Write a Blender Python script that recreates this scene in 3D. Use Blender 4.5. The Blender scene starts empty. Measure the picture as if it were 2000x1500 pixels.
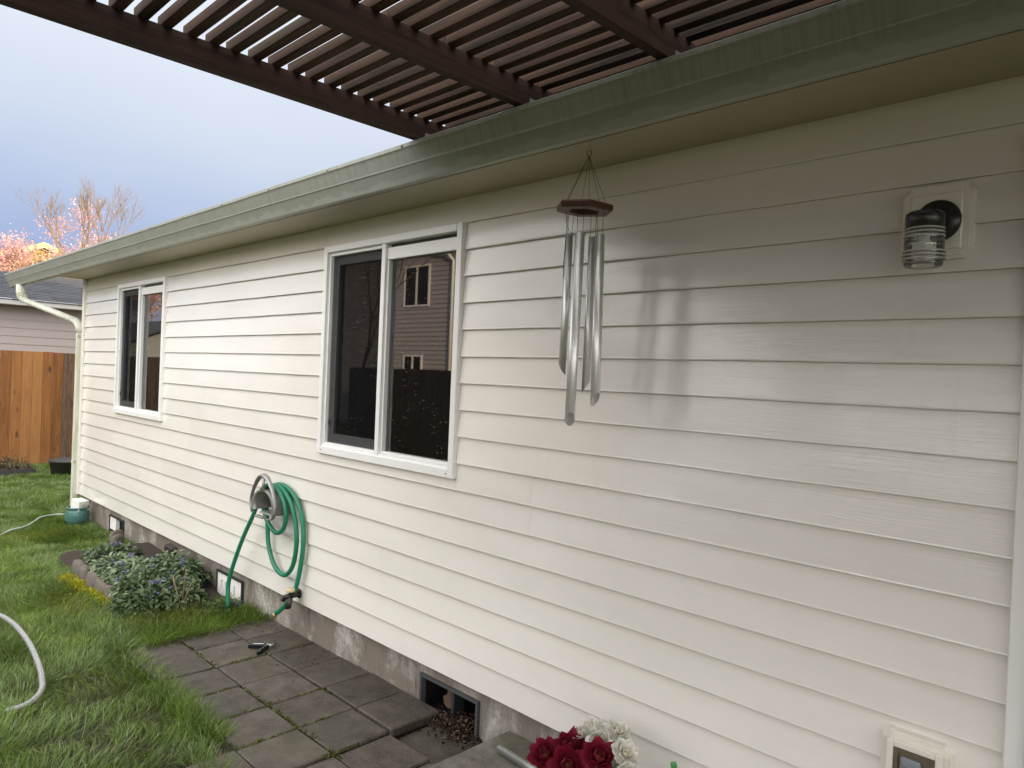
import bpy, bmesh, math, random
import numpy as np
from mathutils import Vector, Matrix
random.seed(7); rng = np.random.default_rng(11)
R = math.radians
scene = bpy.context.scene
COL = scene.collection

# ------------------------------------------------------------------ camera
cam_d = bpy.data.cameras.new('camera'); cam = bpy.data.objects.new('camera', cam_d); COL.objects.link(cam)
cam_d.sensor_width = 36.0; cam_d.lens = 36.0*1410.57/2000.0; cam_d.clip_start = 0.05; cam_d.clip_end = 2000
ra, ua, fa = Vector((.71071433,.70224141,.04173895)), Vector((-.03629409,-.02265034,.99908443)), Vector((-.70254387,.7115785,-.00938929))
cam.matrix_world = Matrix(((ra.x,ua.x,-fa.x,8.70172),(ra.y,ua.y,-fa.y,-2.27593),(ra.z,ua.z,-fa.z,1.43705),(0,0,0,1)))
scene.camera = cam

# ------------------------------------------------------------------ sky, sun, exposure
SUN_AZ, SUN_EL = R(24), R(5.5)          # direction towards the sun, from +x towards +y
to_sun = Vector((math.cos(SUN_EL)*math.cos(SUN_AZ), math.cos(SUN_EL)*math.sin(SUN_AZ), math.sin(SUN_EL)))
world = bpy.data.worlds.new('World'); scene.world = world; world.use_nodes = True
wn, wl = world.node_tree.nodes, world.node_tree.links
wn.clear()
out = wn.new('ShaderNodeOutputWorld')
sky = wn.new('ShaderNodeTexSky'); sky.sky_type = 'NISHITA'; sky.sun_disc = False
sky.sun_elevation = SUN_EL; sky.sun_rotation = R(90)-SUN_AZ; sky.air_density = 1.0; sky.dust_density = 1.5
bg1 = wn.new('ShaderNodeBackground'); bg1.inputs[1].default_value = 0.12; wl.new(sky.outputs[0], bg1.inputs[0])
# overcast deck: slate blue low down, brighter overhead
tc = wn.new('ShaderNodeTexCoord'); sx = wn.new('ShaderNodeSeparateXYZ'); wl.new(tc.outputs['Generated'], sx.inputs[0])
cn = wn.new('ShaderNodeTexNoise'); cn.inputs['Scale'].default_value = 1.6; cn.inputs['Detail'].default_value = 4
cmap = wn.new('ShaderNodeMapping'); cmap.inputs['Scale'].default_value = (1,1,2.2); wl.new(tc.outputs['Generated'], cmap.inputs[0]); wl.new(cmap.outputs[0], cn.inputs['Vector'])
m1 = wn.new('ShaderNodeMath'); m1.operation = 'MULTIPLY_ADD'; m1.inputs[1].default_value = .16; m1.inputs[2].default_value = -.08; wl.new(cn.outputs[0], m1.inputs[0])
m2 = wn.new('ShaderNodeMath'); m2.operation = 'ADD'; wl.new(sx.outputs['Z'], m2.inputs[0]); wl.new(m1.outputs[0], m2.inputs[1])
ramp = wn.new('ShaderNodeValToRGB'); wl.new(m2.outputs[0], ramp.inputs[0])
el = ramp.color_ramp.elements
el[0].position = 0.03; el[0].color = (.145,.190,.335,1); el[1].position = 1; el[1].color = (1.0,1.0,1.0,1)
for p, c in ((.14,(.19,.235,.37,1)),(.26,(.325,.36,.435,1)),(.42,(.435,.46,.50,1)),(.6,(.62,.64,.67,1))):
    e = el.new(p); e.color = c
bg2 = wn.new('ShaderNodeBackground'); wl.new(ramp.outputs[0], bg2.inputs[0]); bg2.inputs[1].default_value = 1.0
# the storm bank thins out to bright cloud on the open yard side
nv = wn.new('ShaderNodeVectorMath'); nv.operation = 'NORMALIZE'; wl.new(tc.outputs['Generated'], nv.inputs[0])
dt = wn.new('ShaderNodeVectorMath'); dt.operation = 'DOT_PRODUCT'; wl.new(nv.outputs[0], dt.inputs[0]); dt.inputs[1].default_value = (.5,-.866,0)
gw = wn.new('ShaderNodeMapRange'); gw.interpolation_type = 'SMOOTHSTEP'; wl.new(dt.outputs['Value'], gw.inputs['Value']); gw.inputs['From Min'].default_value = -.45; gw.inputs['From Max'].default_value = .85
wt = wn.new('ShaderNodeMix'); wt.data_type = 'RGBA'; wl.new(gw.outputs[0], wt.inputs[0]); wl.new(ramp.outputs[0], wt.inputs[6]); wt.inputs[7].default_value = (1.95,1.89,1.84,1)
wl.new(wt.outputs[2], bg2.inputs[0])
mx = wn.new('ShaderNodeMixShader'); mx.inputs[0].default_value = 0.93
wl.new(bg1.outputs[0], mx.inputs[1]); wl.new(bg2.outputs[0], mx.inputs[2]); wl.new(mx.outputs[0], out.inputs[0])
sun_d = bpy.data.lights.new('sun', 'SUN'); sun_d.energy = 2.8; sun_d.angle = R(.6); sun_d.color = (1.0,.74,.44)
sun = bpy.data.objects.new('sun', sun_d); COL.objects.link(sun); sun.rotation_euler = (-to_sun).to_track_quat('-Z','Y').to_euler()
scene.view_settings.view_transform = 'Standard'; scene.view_settings.look = 'None'
scene.view_settings.exposure = 1.05; scene.view_settings.gamma = 1.0; scene.view_settings.use_curve_mapping = False

cy = scene.cycles; cy.max_bounces = 6; cy.diffuse_bounces = 3; cy.glossy_bounces = 3; cy.transmission_bounces = 6; cy.transparent_max_bounces = 8; cy.caustics_reflective = False; cy.caustics_refractive = False
# ------------------------------------------------------------------ helpers: objects
def tag(o, label=None, cat=None, group=None, kind=None):
    for k, v in (('label',label),('category',cat),('group',group),('kind',kind)):
        if v: o[k] = v
    return o
def put(o, parent=None):
    COL.objects.link(o)
    if parent is not None:
        o.parent = parent
        o.matrix_parent_inverse = parent_world(parent).inverted()
    return o
def parent_world(p):
    m = p.matrix_basis.copy()
    if p.parent is not None: m = parent_world(p.parent) @ p.matrix_parent_inverse @ m
    return m
def thing(name, loc, label, cat, group=None):
    o = bpy.data.objects.new(name, None); o.location = loc; o.empty_display_size = .1
    COL.objects.link(o); return tag(o, label, cat, group)
def mesh_obj(name, me, mat, parent=None, loc=None, rot=None, smooth=False):
    if mat is not None and not me.materials: me.materials.append(mat)
    o = bpy.data.objects.new(name, me)
    if loc is not None: o.location = loc
    if rot is not None: o.rotation_euler = rot
    return put(o, parent)
class MB:
    """collects simple solids into one mesh"""
    def __init__(s): s.bm = bmesh.new()
    def box(s, x0, x1, y0, y1, z0, z1, bev=0.0, M=None):
        r = bmesh.ops.create_cube(s.bm, size=1.0)
        vs = r['verts']
        for v in vs: v.co = Vector((x0+(x1-x0)*(v.co.x+.5), y0+(y1-y0)*(v.co.y+.5), z0+(z1-z0)*(v.co.z+.5)))
        if bev > 0:
            es = list({e for v in vs for e in v.link_edges})
            b = bmesh.ops.bevel(s.bm, geom=es, offset=bev, segments=1, affect='EDGES', profile=.5)
            vs = list({v for f in b['faces'] for v in f.verts} | {v for v in vs if v.is_valid})
        if M is not None: bmesh.ops.transform(s.bm, matrix=M, verts=[v for v in vs if v.is_valid])
        return s
    def ring_tube(s, pts, rad, n=8, closed=False, caps=True, smooth=True, aspect=None, up=None):
        pts = [Vector(p) for p in pts]; N = len(pts); rings = []; prev = None
        for i, p in enumerate(pts):
            if closed: t = (pts[(i+1)%N]-pts[i-1])
            else: t = pts[min(i+1,N-1)]-pts[max(i-1,0)]
            t.normalize()
            if prev is None:
                a = Vector(up) if up is not None else (Vector((0,0,1)) if abs(t.z) < .9 else Vector((1,0,0)))
                nrm = (a - t*a.dot(t)).normalized()
            else:
                nrm = prev - t*prev.dot(t)
                nrm = nrm.normalized() if nrm.length > 1e-6 else prev
            prev = nrm; bn = t.cross(nrm)
            r = rad[i] if hasattr(rad,'__len__') else rad
            ay = aspect if aspect else 1.0
            if n == 4: ang = [math.pi/4+math.pi/2*k for k in range(4)]
            else: ang = [2*math.pi*k/n for k in range(n)]
            rings.append([s.bm.verts.new(p + nrm*math.cos(a)*r + bn*math.sin(a)*r*ay) for a in ang])
        M = N if closed else N-1
        for i in range(M):
            A, B = rings[i], rings[(i+1)%N]
            for k in range(n):
                f = s.bm.faces.new((A[k],A[(k+1)%n],B[(k+1)%n],B[k])); f.smooth = smooth
        if caps and not closed:
            s.bm.faces.new(rings[0][::-1]); s.bm.faces.new(rings[-1])
        return s
    def lathe(s, prof, center=(0,0,0), n=24, axis='z', smooth=True, cap0=False, cap1=False, M=None):
        rings = []
        for (r, h) in prof:
            ring = []
            for k in range(n):
                a = 2*math.pi*k/n
                p = Vector((r*math.cos(a), r*math.sin(a), h)) if axis == 'z' else (Vector((r*math.cos(a), -h, r*math.sin(a))) if axis == 'y' else Vector((h, r*math.cos(a), r*math.sin(a))))
                if M is not None: p = M @ p
                ring.append(s.bm.verts.new(p+Vector(center)))
            rings.append(ring)
        for A, B in zip(rings, rings[1:]):
            for k in range(n):
                f = s.bm.faces.new((A[k],A[(k+1)%n],B[(k+1)%n],B[k])); f.smooth = smooth
        if cap0: s.bm.faces.new(rings[0][::-1])
        if cap1: s.bm.faces.new(rings[-1])
        return s
    def prism(s, outline, y0, y1, M=None):
        """outline in (x,z), extruded from y0 to y1"""
        A = [s.bm.verts.new((x,y0,z)) for x, z in outline]; B = [s.bm.verts.new((x,y1,z)) for x, z in outline]
        n = len(A); s.bm.faces.new(A); s.bm.faces.new(B[::-1])
        for k in range(n): s.bm.faces.new((A[k],B[k],B[(k+1)%n],A[(k+1)%n]))
        if M is not None: bmesh.ops.transform(s.bm, matrix=M, verts=A+B)
        return s
    def extrude_x(s, prof, xs, zj=0.0, closed=False, caps=False):
        """profile of (y,z) points swept along x stations"""
        rings = []
        for x in xs:
            d = random.uniform(-zj, zj) if zj else 0
            rings.append([s.bm.verts.new((x, y, z+d)) for y, z in prof])
        n = len(prof)
        for A, B in zip(rings, rings[1:]):
            for k in range(n if closed else n-1):
                s.bm.faces.new((A[k],A[(k+1)%n],B[(k+1)%n],B[k]))
        if caps:
            s.bm.faces.new(rings[0]); s.bm.faces.new(rings[-1][::-1])
        return s
    def mesh(s, name):
        bmesh.ops.recalc_face_normals(s.bm, faces=s.bm.faces)
        me = bpy.data.meshes.new(name); s.bm.to_mesh(me); s.bm.free(); return me
    def build(s, name, mat, parent=None, loc=None, rot=None):
        return mesh_obj(name, s.mesh(name), mat, parent, loc, rot)
def np_mesh(name, verts, faces, colors=None, smooth=False):
    """fast mesh from arrays; faces: (n,k) all the same size"""
    me = bpy.data.meshes.new(name); verts = np.asarray(verts, np.float32); faces = np.asarray(faces, np.int32)
    n, k = faces.shape
    me.vertices.add(len(verts)); me.vertices.foreach_set('co', verts.ravel())
    me.loops.add(n*k); me.loops.foreach_set('vertex_index', faces.ravel())
    me.polygons.add(n); me.polygons.foreach_set('loop_start', np.arange(0, n*k, k, dtype=np.int32))
    if smooth: me.polygons.foreach_set('use_smooth', np.ones(n, bool))
    me.update(calc_edges=True)
    if colors is not None:
        a = me.color_attributes.new('col', 'FLOAT_COLOR', 'POINT')
        c = np.ones((len(verts),4), np.float32); c[:,:3] = colors; a.data.foreach_set('color', c.ravel())
    return me
def copy_obj(o, parent=None, loc=None, rot=None, scale=None):
    c = o.copy(); COL.objects.link(c)
    if loc is not None: c.location = loc
    if rot is not None: c.rotation_euler = rot
    if scale is not None: c.scale = scale
    return c
def vnoise(x, y, seed=0):
    """smooth value noise for arrays"""
    def h(i, j): 
        t = np.sin(i*127.1+j*311.7+seed*74.7)*43758.5453
        return t-np.floor(t)
    i, j = np.floor(x), np.floor(y); f, g = x-i, y-j
    f = f*f*(3-2*f); g = g*g*(3-2*g)
    return (h(i,j)*(1-f)+h(i+1,j)*f)*(1-g)+(h(i,j+1)*(1-f)+h(i+1,j+1)*f)*g

# ------------------------------------------------------------------ helpers: materials
class Mat:
    def __init__(s, name):
        s.m = bpy.data.materials.new(name); s.m.use_nodes = True
        s.n, s.l = s.m.node_tree.nodes, s.m.node_tree.links
        s.b = s.n['Principled BSDF']; s.out = s.n['Material Output']
    def set(s, **k):
        for a, v in k.items():
            nm = {'color':'Base Color','rough':'Roughness','metal':'Metallic','spec':'Specular IOR Level','trans':'Transmission Weight','ior':'IOR','coat':'Coat Weight','sss':'Subsurface Weight','alpha':'Alpha'}[a]
            if hasattr(v,'is_linked') or isinstance(v, bpy.types.NodeSocket): s.l.new(v, s.b.inputs[nm])
            else: s.b.inputs[nm].default_value = (*v,1) if isinstance(v, tuple) and len(v) == 3 else v
        return s
    def coord(s, scale=(1,1,1), rot=(0,0,0), space='Object', loc=(0,0,0)):
        t = s.n.new('ShaderNodeTexCoord'); m = s.n.new('ShaderNodeMapping'); m.inputs['Scale'].default_value = scale; m.inputs['Rotation'].default_value = rot; m.inputs['Location'].default_value = loc
        s.l.new(t.outputs[space], m.inputs[0]); return m.outputs[0]
    def rand(s):
        return s.n.new('ShaderNodeObjectInfo').outputs['Random']
    def world_coord(s, scale=(1,1,1)):
        g = s.n.new('ShaderNodeNewGeometry'); m = s.n.new('ShaderNodeMapping'); m.inputs['Scale'].default_value = scale
        s.l.new(g.outputs['Position'], m.inputs[0]); return m.outputs[0]
    def shift(s, vec, amount=(13,7,5)):
        """offset a coordinate by the object's random number"""
        v = s.n.new('ShaderNodeVectorMath'); v.operation = 'SCALE'; v.inputs[0].default_value = amount; s.l.new(s.rand(), v.inputs['Scale'])
        a = s.n.new('ShaderNodeVectorMath'); a.operation = 'ADD'; s.l.new(vec, a.inputs[0]); s.l.new(v.outputs[0], a.inputs[1]); return a.outputs[0]
    def noise(s, vec, scale=5, detail=4, rough=.55, dist=0):
        t = s.n.new('ShaderNodeTexNoise'); t.inputs['Scale'].default_value = scale; t.inputs['Detail'].default_value = detail; t.inputs['Roughness'].default_value = rough; t.inputs['Distortion'].default_value = dist
        s.l.new(vec, t.inputs['Vector']); return t.outputs[0]
    def voro(s, vec, scale=20, feat='F1', out='Distance'):
        t = s.n.new('ShaderNodeTexVoronoi'); t.feature = feat; t.inputs['Scale'].default_value = scale; s.l.new(vec, t.inputs['Vector']); return t.outputs[out]
    def ramp(s, fac, stops):
        r = s.n.new('ShaderNodeValToRGB'); s.l.new(fac, r.inputs[0]); e = r.color_ramp.elements
        while len(e) < len(stops): e.new(.5)
        for i, (p, c) in enumerate(stops):
            e[i].position = p; e[i].color = (*c,1) if isinstance(c, tuple) else (c,c,c,1)
        return r.outputs[0]
    def mix(s, fac, a, b, mode='MIX'):
        m = s.n.new('ShaderNodeMix'); m.data_type = 'RGBA'; m.blend_type = mode
        for sock, v in ((m.inputs[0],fac),(m.inputs[6],a),(m.inputs[7],b)):
            if isinstance(v, bpy.types.NodeSocket): s.l.new(v, sock)
            else: sock.default_value = (*v,1) if isinstance(v, tuple) else v
        return m.outputs[2]
    def math(s, op, a, b=0.0, c=0.0):
        m = s.n.new('ShaderNodeMath'); m.operation = op
        for sock, v in zip(m.inputs, (a,b,c)):
            if isinstance(v, bpy.types.NodeSocket): s.l.new(v, sock)
            else: sock.default_value = v
        return m.outputs[0]
    def attr(s, name='col'):
        a = s.n.new('ShaderNodeAttribute'); a.attribute_name = name; return a.outputs['Color']
    def bump(s, h, strength=.5, dist=.002, prev=None):
        b = s.n.new('ShaderNodeBump'); b.inputs['Strength'].default_value = strength; b.inputs['Distance'].default_value = dist
        s.l.new(h, b.inputs['Height'])
        if prev is not None: s.l.new(prev, b.inputs['Normal'])
        s.l.new(b.outputs[0], s.b.inputs['Normal']); return b.outputs[0]
MT = {}
def plain(name, color, rough=.5, metal=0, var=.12, scale=8, spec=.5, bump=0):
    m = Mat(name); v = m.coord()
    n = m.noise(v, scale, 5)
    c = m.mix(n, tuple(x*(1-var) for x in color), tuple(min(1,x*(1+var)) for x in color))
    m.set(color=c, rough=rough, metal=metal, spec=spec)
    if bump: m.bump(m.noise(v, scale*12, 3), .5, bump)
    MT[name] = m.m; return m.m

def plain_once(n, c): return MT.get(n) or plain(n, c, .6)
# siding: cream vinyl with wood-grain emboss, slightly wavy, damp and grimy in patches
m = Mat('siding'); v = m.coord()
dirt = m.noise(m.coord((.9,1,2.2)), 1.3, 3, .5)
mott = m.noise(m.coord((3,1,9)), 2.0, 3, .5)
c = m.mix(m.ramp(dirt, [(.35,0.0),(.75,1.0)]), (.815,.788,.738), (.755,.728,.675))
c = m.mix(m.math('MULTIPLY', m.ramp(mott, [(.5,0.0),(.8,1.0)]), .14), c, (.62,.61,.54))
vp = m.math('MULTIPLY_ADD', m.rand(), .05, .975)
hv = m.n.new('ShaderNodeHueSaturation'); m.l.new(vp, hv.inputs['Value']); m.l.new(c, hv.inputs['Color'])
specks = m.ramp(m.voro(m.coord((1,1,1)), 46), [(.0,1.0),(.035,1.0),(.05,0.0)])
spk = m.math('MULTIPLY', specks, m.ramp(m.noise(v, 5, 2), [(.62,0.0),(.68,.75)]))
c = m.mix(spk, hv.outputs[0], (.12,.10,.08))
sz_ = m.n.new('ShaderNodeSeparateXYZ'); m.l.new(m.coord(), sz_.inputs[0])
low = m.ramp(m.math('ADD', sz_.outputs['Z'], m.math('MULTIPLY', m.noise(m.coord((3,1,3)), 2, 3), .25)), [(.08,1.0),(.42,0.0)])
spl = m.math('MULTIPLY', m.math('MULTIPLY', m.ramp(m.voro(v, 75), [(.0,1.0),(.10,1.0),(.15,0.0)]), m.ramp(m.noise(v, 14, 3), [(.50,0.0),(.60,1.0)])), low)
c = m.mix(m.math('MULTIPLY', spl, .55), c, (.30,.24,.17))
drp = m.math('MULTIPLY', m.ramp(m.noise(m.coord((17,1,.8)), 1.3, 4, .6), [(.52,0.0),(.75,1.0)]), m.ramp(m.noise(m.coord((.7,1,.9)), 1.4, 2), [(.45,0.0),(.7,1.0)]))
c = m.mix(m.math('MULTIPLY', drp, .09), c, (.40,.39,.32)); m.set(color=c)
wet = m.noise(m.coord((.5,1,1.2)), 1.5, 1, .4)
m.set(color=c, rough=m.ramp(wet, [(.25,.14),(.75,.075)]), spec=.75)
grain = m.noise(m.coord((5,1,190)), 1.0, 3, .6)
b = m.bump(m.noise(m.coord((1.1,1,4)), 1.5, 1), .5, .008)
m.bump(grain, .45, .0011, b)
MT['siding'] = m.m
plain('cream_trim', (.78,.75,.675), .38, var=.05, scale=4)
plain('white_trim', (.80,.80,.79), .35, var=.04, scale=5)
plain('white_vinyl', (.84,.84,.83), .32, var=.05, scale=6)
plain('soffit_paint', (.40,.36,.25), .45, var=.06, scale=3)
plain('dark_plastic', (.035,.038,.042), .35, var=.2)
plain('grey_sash', (.24,.245,.25), .4, var=.1)
plain('black_metal', (.012,.012,.012), .28, var=.2)
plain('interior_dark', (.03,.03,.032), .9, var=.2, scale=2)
plain('interior_jamb', (.42,.43,.42), .6, var=.1, scale=2)
plain('outlet_brown', (.14,.115,.08), .5)
plain('outlet_grey', (.22,.24,.26), .38, var=.12, scale=30)
# gutter: sage green metal, algae streaks running down from the lip
m = Mat('gutter_paint'); v = m.coord()
streak = m.noise(m.coord((34,6,1.6)), 1.6, 5, .6)
alg = m.noise(m.coord((1.2,1,1)), 1.4, 5)
sz = m.n.new('ShaderNodeSeparateXYZ'); m.l.new(m.coord(), sz.inputs[0])
hgt = m.math('MULTIPLY_ADD', sz.outputs['Z'], 7.4, -16.95)       # 0 at the bottom, 1 at the lip
fac = m.math('MULTIPLY', m.ramp(streak, [(.45,0.0),(.75,1.0)]), m.ramp(m.math('MULTIPLY_ADD', alg, .9, hgt), [(.75,.12),(1.35,1.0)]))
c = m.mix(m.noise(v, 2.3, 5), (.265,.285,.245), (.345,.362,.322))
c = m.mix(m.math('MULTIPLY', fac, .38), c, (.13,.14,.085))
drip = m.ramp(m.math('ADD', hgt, m.math('MULTIPLY', m.noise(m.coord((7,1,.1)), 1.5, 3), .55)), [(.34,1.0),(.42,0.0)])
c = m.mix(m.math('MULTIPLY', drip, .35), c, (.50,.53,.49))
m.set(color=c, rough=m.ramp(m.noise(v, 6, 4), [(.3,.30),(.7,.5)])); m.bump(m.noise(v, 30, 3), .2, .0015)
MT['gutter'] = m.m
# downspout: cream, greenish grime
m = Mat('downspout_paint'); v = m.coord()
c = m.mix(m.ramp(m.noise(m.coord((14,14,1.5)), 2, 5), [(.45,0.0),(.75,1.0)]), (.66,.66,.57), (.44,.46,.32)); m.set(color=c, rough=.4); MT['downspout'] = m.m
# stained pergola lumber
def wood(name, stops, along, grain=.5, rough=.75):
    m = Mat(name); sc = {'x':(1.2,26,26),'y':(26,1.2,26),'z':(26,26,1.2)}[along]
    v = m.shift(m.coord(sc)); n = m.noise(v, 1.5, 7, .62, .5)
    big = m.noise(m.shift(m.coord((2.5,2.5,2.5)),(31,17,23)), 1.2, 4)
    t = m.math('ADD', m.math('MULTIPLY_ADD', n, 1.5, -.55), m.math('ADD', m.math('MULTIPLY', m.rand(), .30), m.math('MULTIPLY', big, .65)))
    c = m.ramp(t, stops)
    line = m.ramp(m.noise(v, 3.5, 3, .7, .3), [(.30,1.0),(.42,0.0)])
    c = m.mix(m.math('MULTIPLY', line, .6), c, tuple(x*.35 for x in stops[0][1]))
    m.set(color=c, rough=rough, spec=.25); m.bump(n, grain, .002); MT[name] = m.m; return m.m
wood('pergola_slat', [(.35,(.012,.009,.006)),(.58,(.046,.029,.018)),(.78,(.082,.042,.025)),(1.0,(.060,.049,.031))], 'x')
wood('pergola_rafter', [(.35,(.020,.013,.011)),(.6,(.038,.022,.017)),(.9,(.062,.034,.025))], 'y')
# fence cedar
m = Mat('fence_cedar'); v = m.shift(m.coord((9,9,.9))); n = m.noise(v, 2.2, 7, .62, .9)
knot = m.voro(m.shift(m.coord((1,5.5,1.9)),(3,9,11)), 1.15)
t = m.math('ADD', m.math('MULTIPLY', n, .7), m.math('MULTIPLY', m.rand(), .5))
c = m.ramp(t, [(.3,(.17,.068,.022)),(.55,(.31,.13,.042)),(.85,(.42,.205,.075))])
kn = m.ramp(knot, [(.05,1.0),(.12,.45),(.17,0.0)])
c = m.mix(kn, c, (.085,.032,.013))
m.set(color=c, rough=.7, spec=.25); m.bump(n, .4, .003); MT['fence'] = m.m
m = Mat('fence_weathered_shaded'); v = m.shift(m.coord((9,9,1.1))); n = m.noise(v, 2.6, 7, .65, 1.6)
m.set(color=m.ramp(n, [(.3,(.055,.04,.03)),(.6,(.17,.11,.07))]), rough=.8, spec=.2); m.bump(n, .4, .003); MT['fence_old_shaded'] = m.m
wood('fence_dark', [(.35,(.05,.035,.028)),(.65,(.085,.06,.05)),(.95,(.10,.08,.065))], 'z')
# foundation concrete with efflorescence and splash-up dirt
m = Mat('foundation_concrete'); v = m.coord()
c = m.mix(m.noise(v, 4, 7, .65), (.14,.118,.095), (.28,.25,.21))
eff = m.math('MULTIPLY', m.ramp(m.noise(m.coord((1.6,1,.9)), 2.4, 7, .7, .6), [(.50,0.0),(.66,1.0)]), m.ramp(m.noise(m.coord((1,1,1)), 34, 4, .7), [(.35,.25),(.6,1.0)]))
c = m.mix(m.math('MULTIPLY', eff, .85), c, (.56,.54,.50))
drk = m.ramp(m.noise(m.coord((22,1,2.2)), 2, 5, .6), [(.60,0.0),(.72,.8)])
c = m.mix(drk, c, (.06,.048,.036))
m.set(color=c, rough=.85, spec=.3); m.bump(m.noise(v, 45, 6, .7), .6, .004); MT['foundation'] = m.m
# concrete pad
m = Mat('pad_concrete'); v = m.coord()
c = m.mix(m.ramp(m.noise(v, 7, 9, .75), [(.32,0.0),(.68,1.0)]), (.065,.058,.045), (.20,.19,.165))
gm = m.ramp(m.noise(m.coord((1,1,1)), 2.6, 6, .6), [(.46,0.0),(.66,.8)])
c = m.mix(gm, c, (.095,.095,.04))
rust = m.math('MULTIPLY', m.ramp(m.noise(v, 9, 4), [(.66,0.0),(.70,1.0)]), .8)
c = m.mix(rust, c, (.13,.055,.02)); m.set(color=c, rough=.8, spec=.35); m.bump(m.noise(v, 60, 6, .7), .7, .003); MT['pad'] = m.m
# pavers
m = Mat('paver_concrete'); v = m.world_coord()
agg = m.voro(v, 170)
base = m.mix(m.ramp(m.noise(v, 9, 9, .75), [(.32,0.0),(.68,1.0)]), (.034,.027,.022), (.112,.094,.078))
hs = m.n.new('ShaderNodeHueSaturation'); m.l.new(m.math('MULTIPLY_ADD', m.rand(), .6, .72), hs.inputs['Value']); m.l.new(base, hs.inputs['Color'])
c = m.mix(m.ramp(agg, [(.12,.7),(.40,0.0)]), hs.outputs[0], (.20,.185,.165))
alg = m.math('MULTIPLY', m.ramp(m.noise(v, 2.1, 6, .65), [(.48,0.0),(.72,1.0)]), .45)
c = m.mix(alg, c, (.09,.088,.045))
m.set(color=c, rough=m.ramp(m.noise(v, 4, 4), [(.35,.42),(.65,.75)]), spec=.4)
b = m.bump(m.noise(v, 140, 5, .75), .8, .0022); m.bump(m.noise(v, 9, 4), .4, .004, b); MT['paver'] = m.m
plain('soil', (.045,.034,.025), .95, var=.5, scale=30, bump=.012)
# ground
m = Mat('lawn_soil'); v = m.coord()
c = m.mix(m.noise(v, 1.4, 6), (.045,.068,.018), (.085,.115,.032)); c = m.mix(m.ramp(m.noise(v, 11, 5), [(.5,0.0),(.75,.8)]), c, (.05,.042,.022))
m.set(color=c, rough=.95, spec=.2); m.bump(m.noise(v, 60, 4), .6, .02); MT['lawn'] = m.m
# vertex coloured foliage
def foliage(name, rough=.5, spec=.35, trans=.25):
    m = Mat(name); c = m.attr(); m.set(color=c, rough=rough, spec=spec)
    if trans:
        t = m.n.new('ShaderNodeBsdfTranslucent'); m.l.new(c, t.inputs[0]); x = m.n.new('ShaderNodeMixShader'); x.inputs[0].default_value = trans
        m.l.new(m.b.outputs[0], x.inputs[1]); m.l.new(t.outputs[0], x.inputs[2]); m.l.new(x.outputs[0], m.out.inputs[0])
    MT[name] = m.m
foliage('grass_blade', .38, .5, .3); foliage('leaf', .5, .4, .2); foliage('petal_far', .8, .2, .35); foliage('petal', .6, .25, .2); foliage('debris', .9, .2, 0)
# metals, plastics
m = Mat('chime_aluminium'); v = m.coord((240,240,.7)); n = m.noise(v, 1.5, 4)
m.set(color=m.mix(n, (.58,.58,.575), (.90,.90,.89)), metal=.72, rough=m.ramp(n, [(.3,.28),(.7,.42)])); m.bump(n, .10, .0008); MT['chime'] = m.m
m = Mat('loose_aluminium'); n = m.noise(m.coord((.8,60,60)), 1.5, 4); m.set(color=m.mix(n, (.62,.62,.61), (.80,.80,.79)), metal=1.0, rough=.36); MT['chime_x'] = m.m
m = Mat('cast_aluminium'); v = m.coord(); n = m.noise(v, 40, 5); m.set(color=m.mix(n, (.30,.30,.295), (.46,.455,.45)), metal=.75, rough=.48); m.bump(n, .3, .002); MT['cast'] = m.m
plain('chime_wood', (.075,.030,.017), .45, var=.4, scale=22)
plain('cord', (.012,.011,.011), .8)
m = Mat('hose_green'); v = m.coord(); n = m.noise(v, 8, 4); m.set(color=m.mix(n, (.012,.16,.085), (.02,.235,.13)), rough=.36); MT['hose_green'] = m.m
plain('brass', (.62,.44,.20), .4, metal=.8, var=.2, scale=30)
plain('valve_black', (.02,.018,.016), .5, var=.3)
plain('knob_cream', (.62,.50,.30), .5)
m = Mat('clear_hose'); v = m.coord(); n = m.noise(m.coord((1,1,1)), 150, 2)
m.set(color=m.mix(m.ramp(n,[(.4,0.0),(.6,1.0)]), (.24,.24,.24), (.38,.38,.39)), rough=.2, spec=.6); MT['clear_hose'] = m.m
plain('pale_hose', (.36,.42,.35), .45, var=.15, scale=12)
m = Mat('glazed_pot'); v = m.coord(); n = m.noise(v, 9, 5); m.set(color=m.mix(n, (.055,.155,.14), (.09,.215,.185)), rough=.33); MT['pot'] = m.m
m = Mat('foam'); v = m.coord(); c = m.mix(m.ramp(m.noise(v, 13, 5), [(.58,0.0),(.72,.8)]), (.80,.79,.76), (.45,.36,.27)); m.set(color=c, rough=.8); m.bump(m.voro(v, 90), .5, .003); MT['foam'] = m.m
m = Mat('edging_stone'); v = m.shift(m.coord()); m.set(color=m.mix(m.noise(v, 14, 6), (.10,.083,.068), (.20,.17,.145)), rough=.85); m.bump(m.noise(v, 40, 5), .5, .005); MT['stone'] = m.m
plain('dark_wood_chunk', (.035,.027,.027), .7, var=.5, scale=30, bump=.004)
plain('tool_handle', (.022,.026,.032), .3, metal=.6, var=.3, scale=40)
plain('tool_steel', (.55,.55,.55), .3, metal=1)
plain('nursery_pot', (.05,.047,.046), .55, var=.15)
plain('green_plastic', (.03,.24,.05), .35)
plain('bracket_zinc', (.35,.36,.37), .45, metal=.8)
plain('neighbor_siding', (.40,.35,.325), .5, var=.05)
plain('neighbor_gutter', (.46,.46,.44), .4, var=.06)
plain('yellow_paint', (.62,.44,.13), .6, var=.06)
plain('opp_siding', (.42,.385,.385), .5, var=.05)
plain('bark', (.23,.17,.12), .9, var=.3, scale=20)
plain('bark_dark', (.10,.075,.06), .9, var=.3, scale=20)
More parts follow.
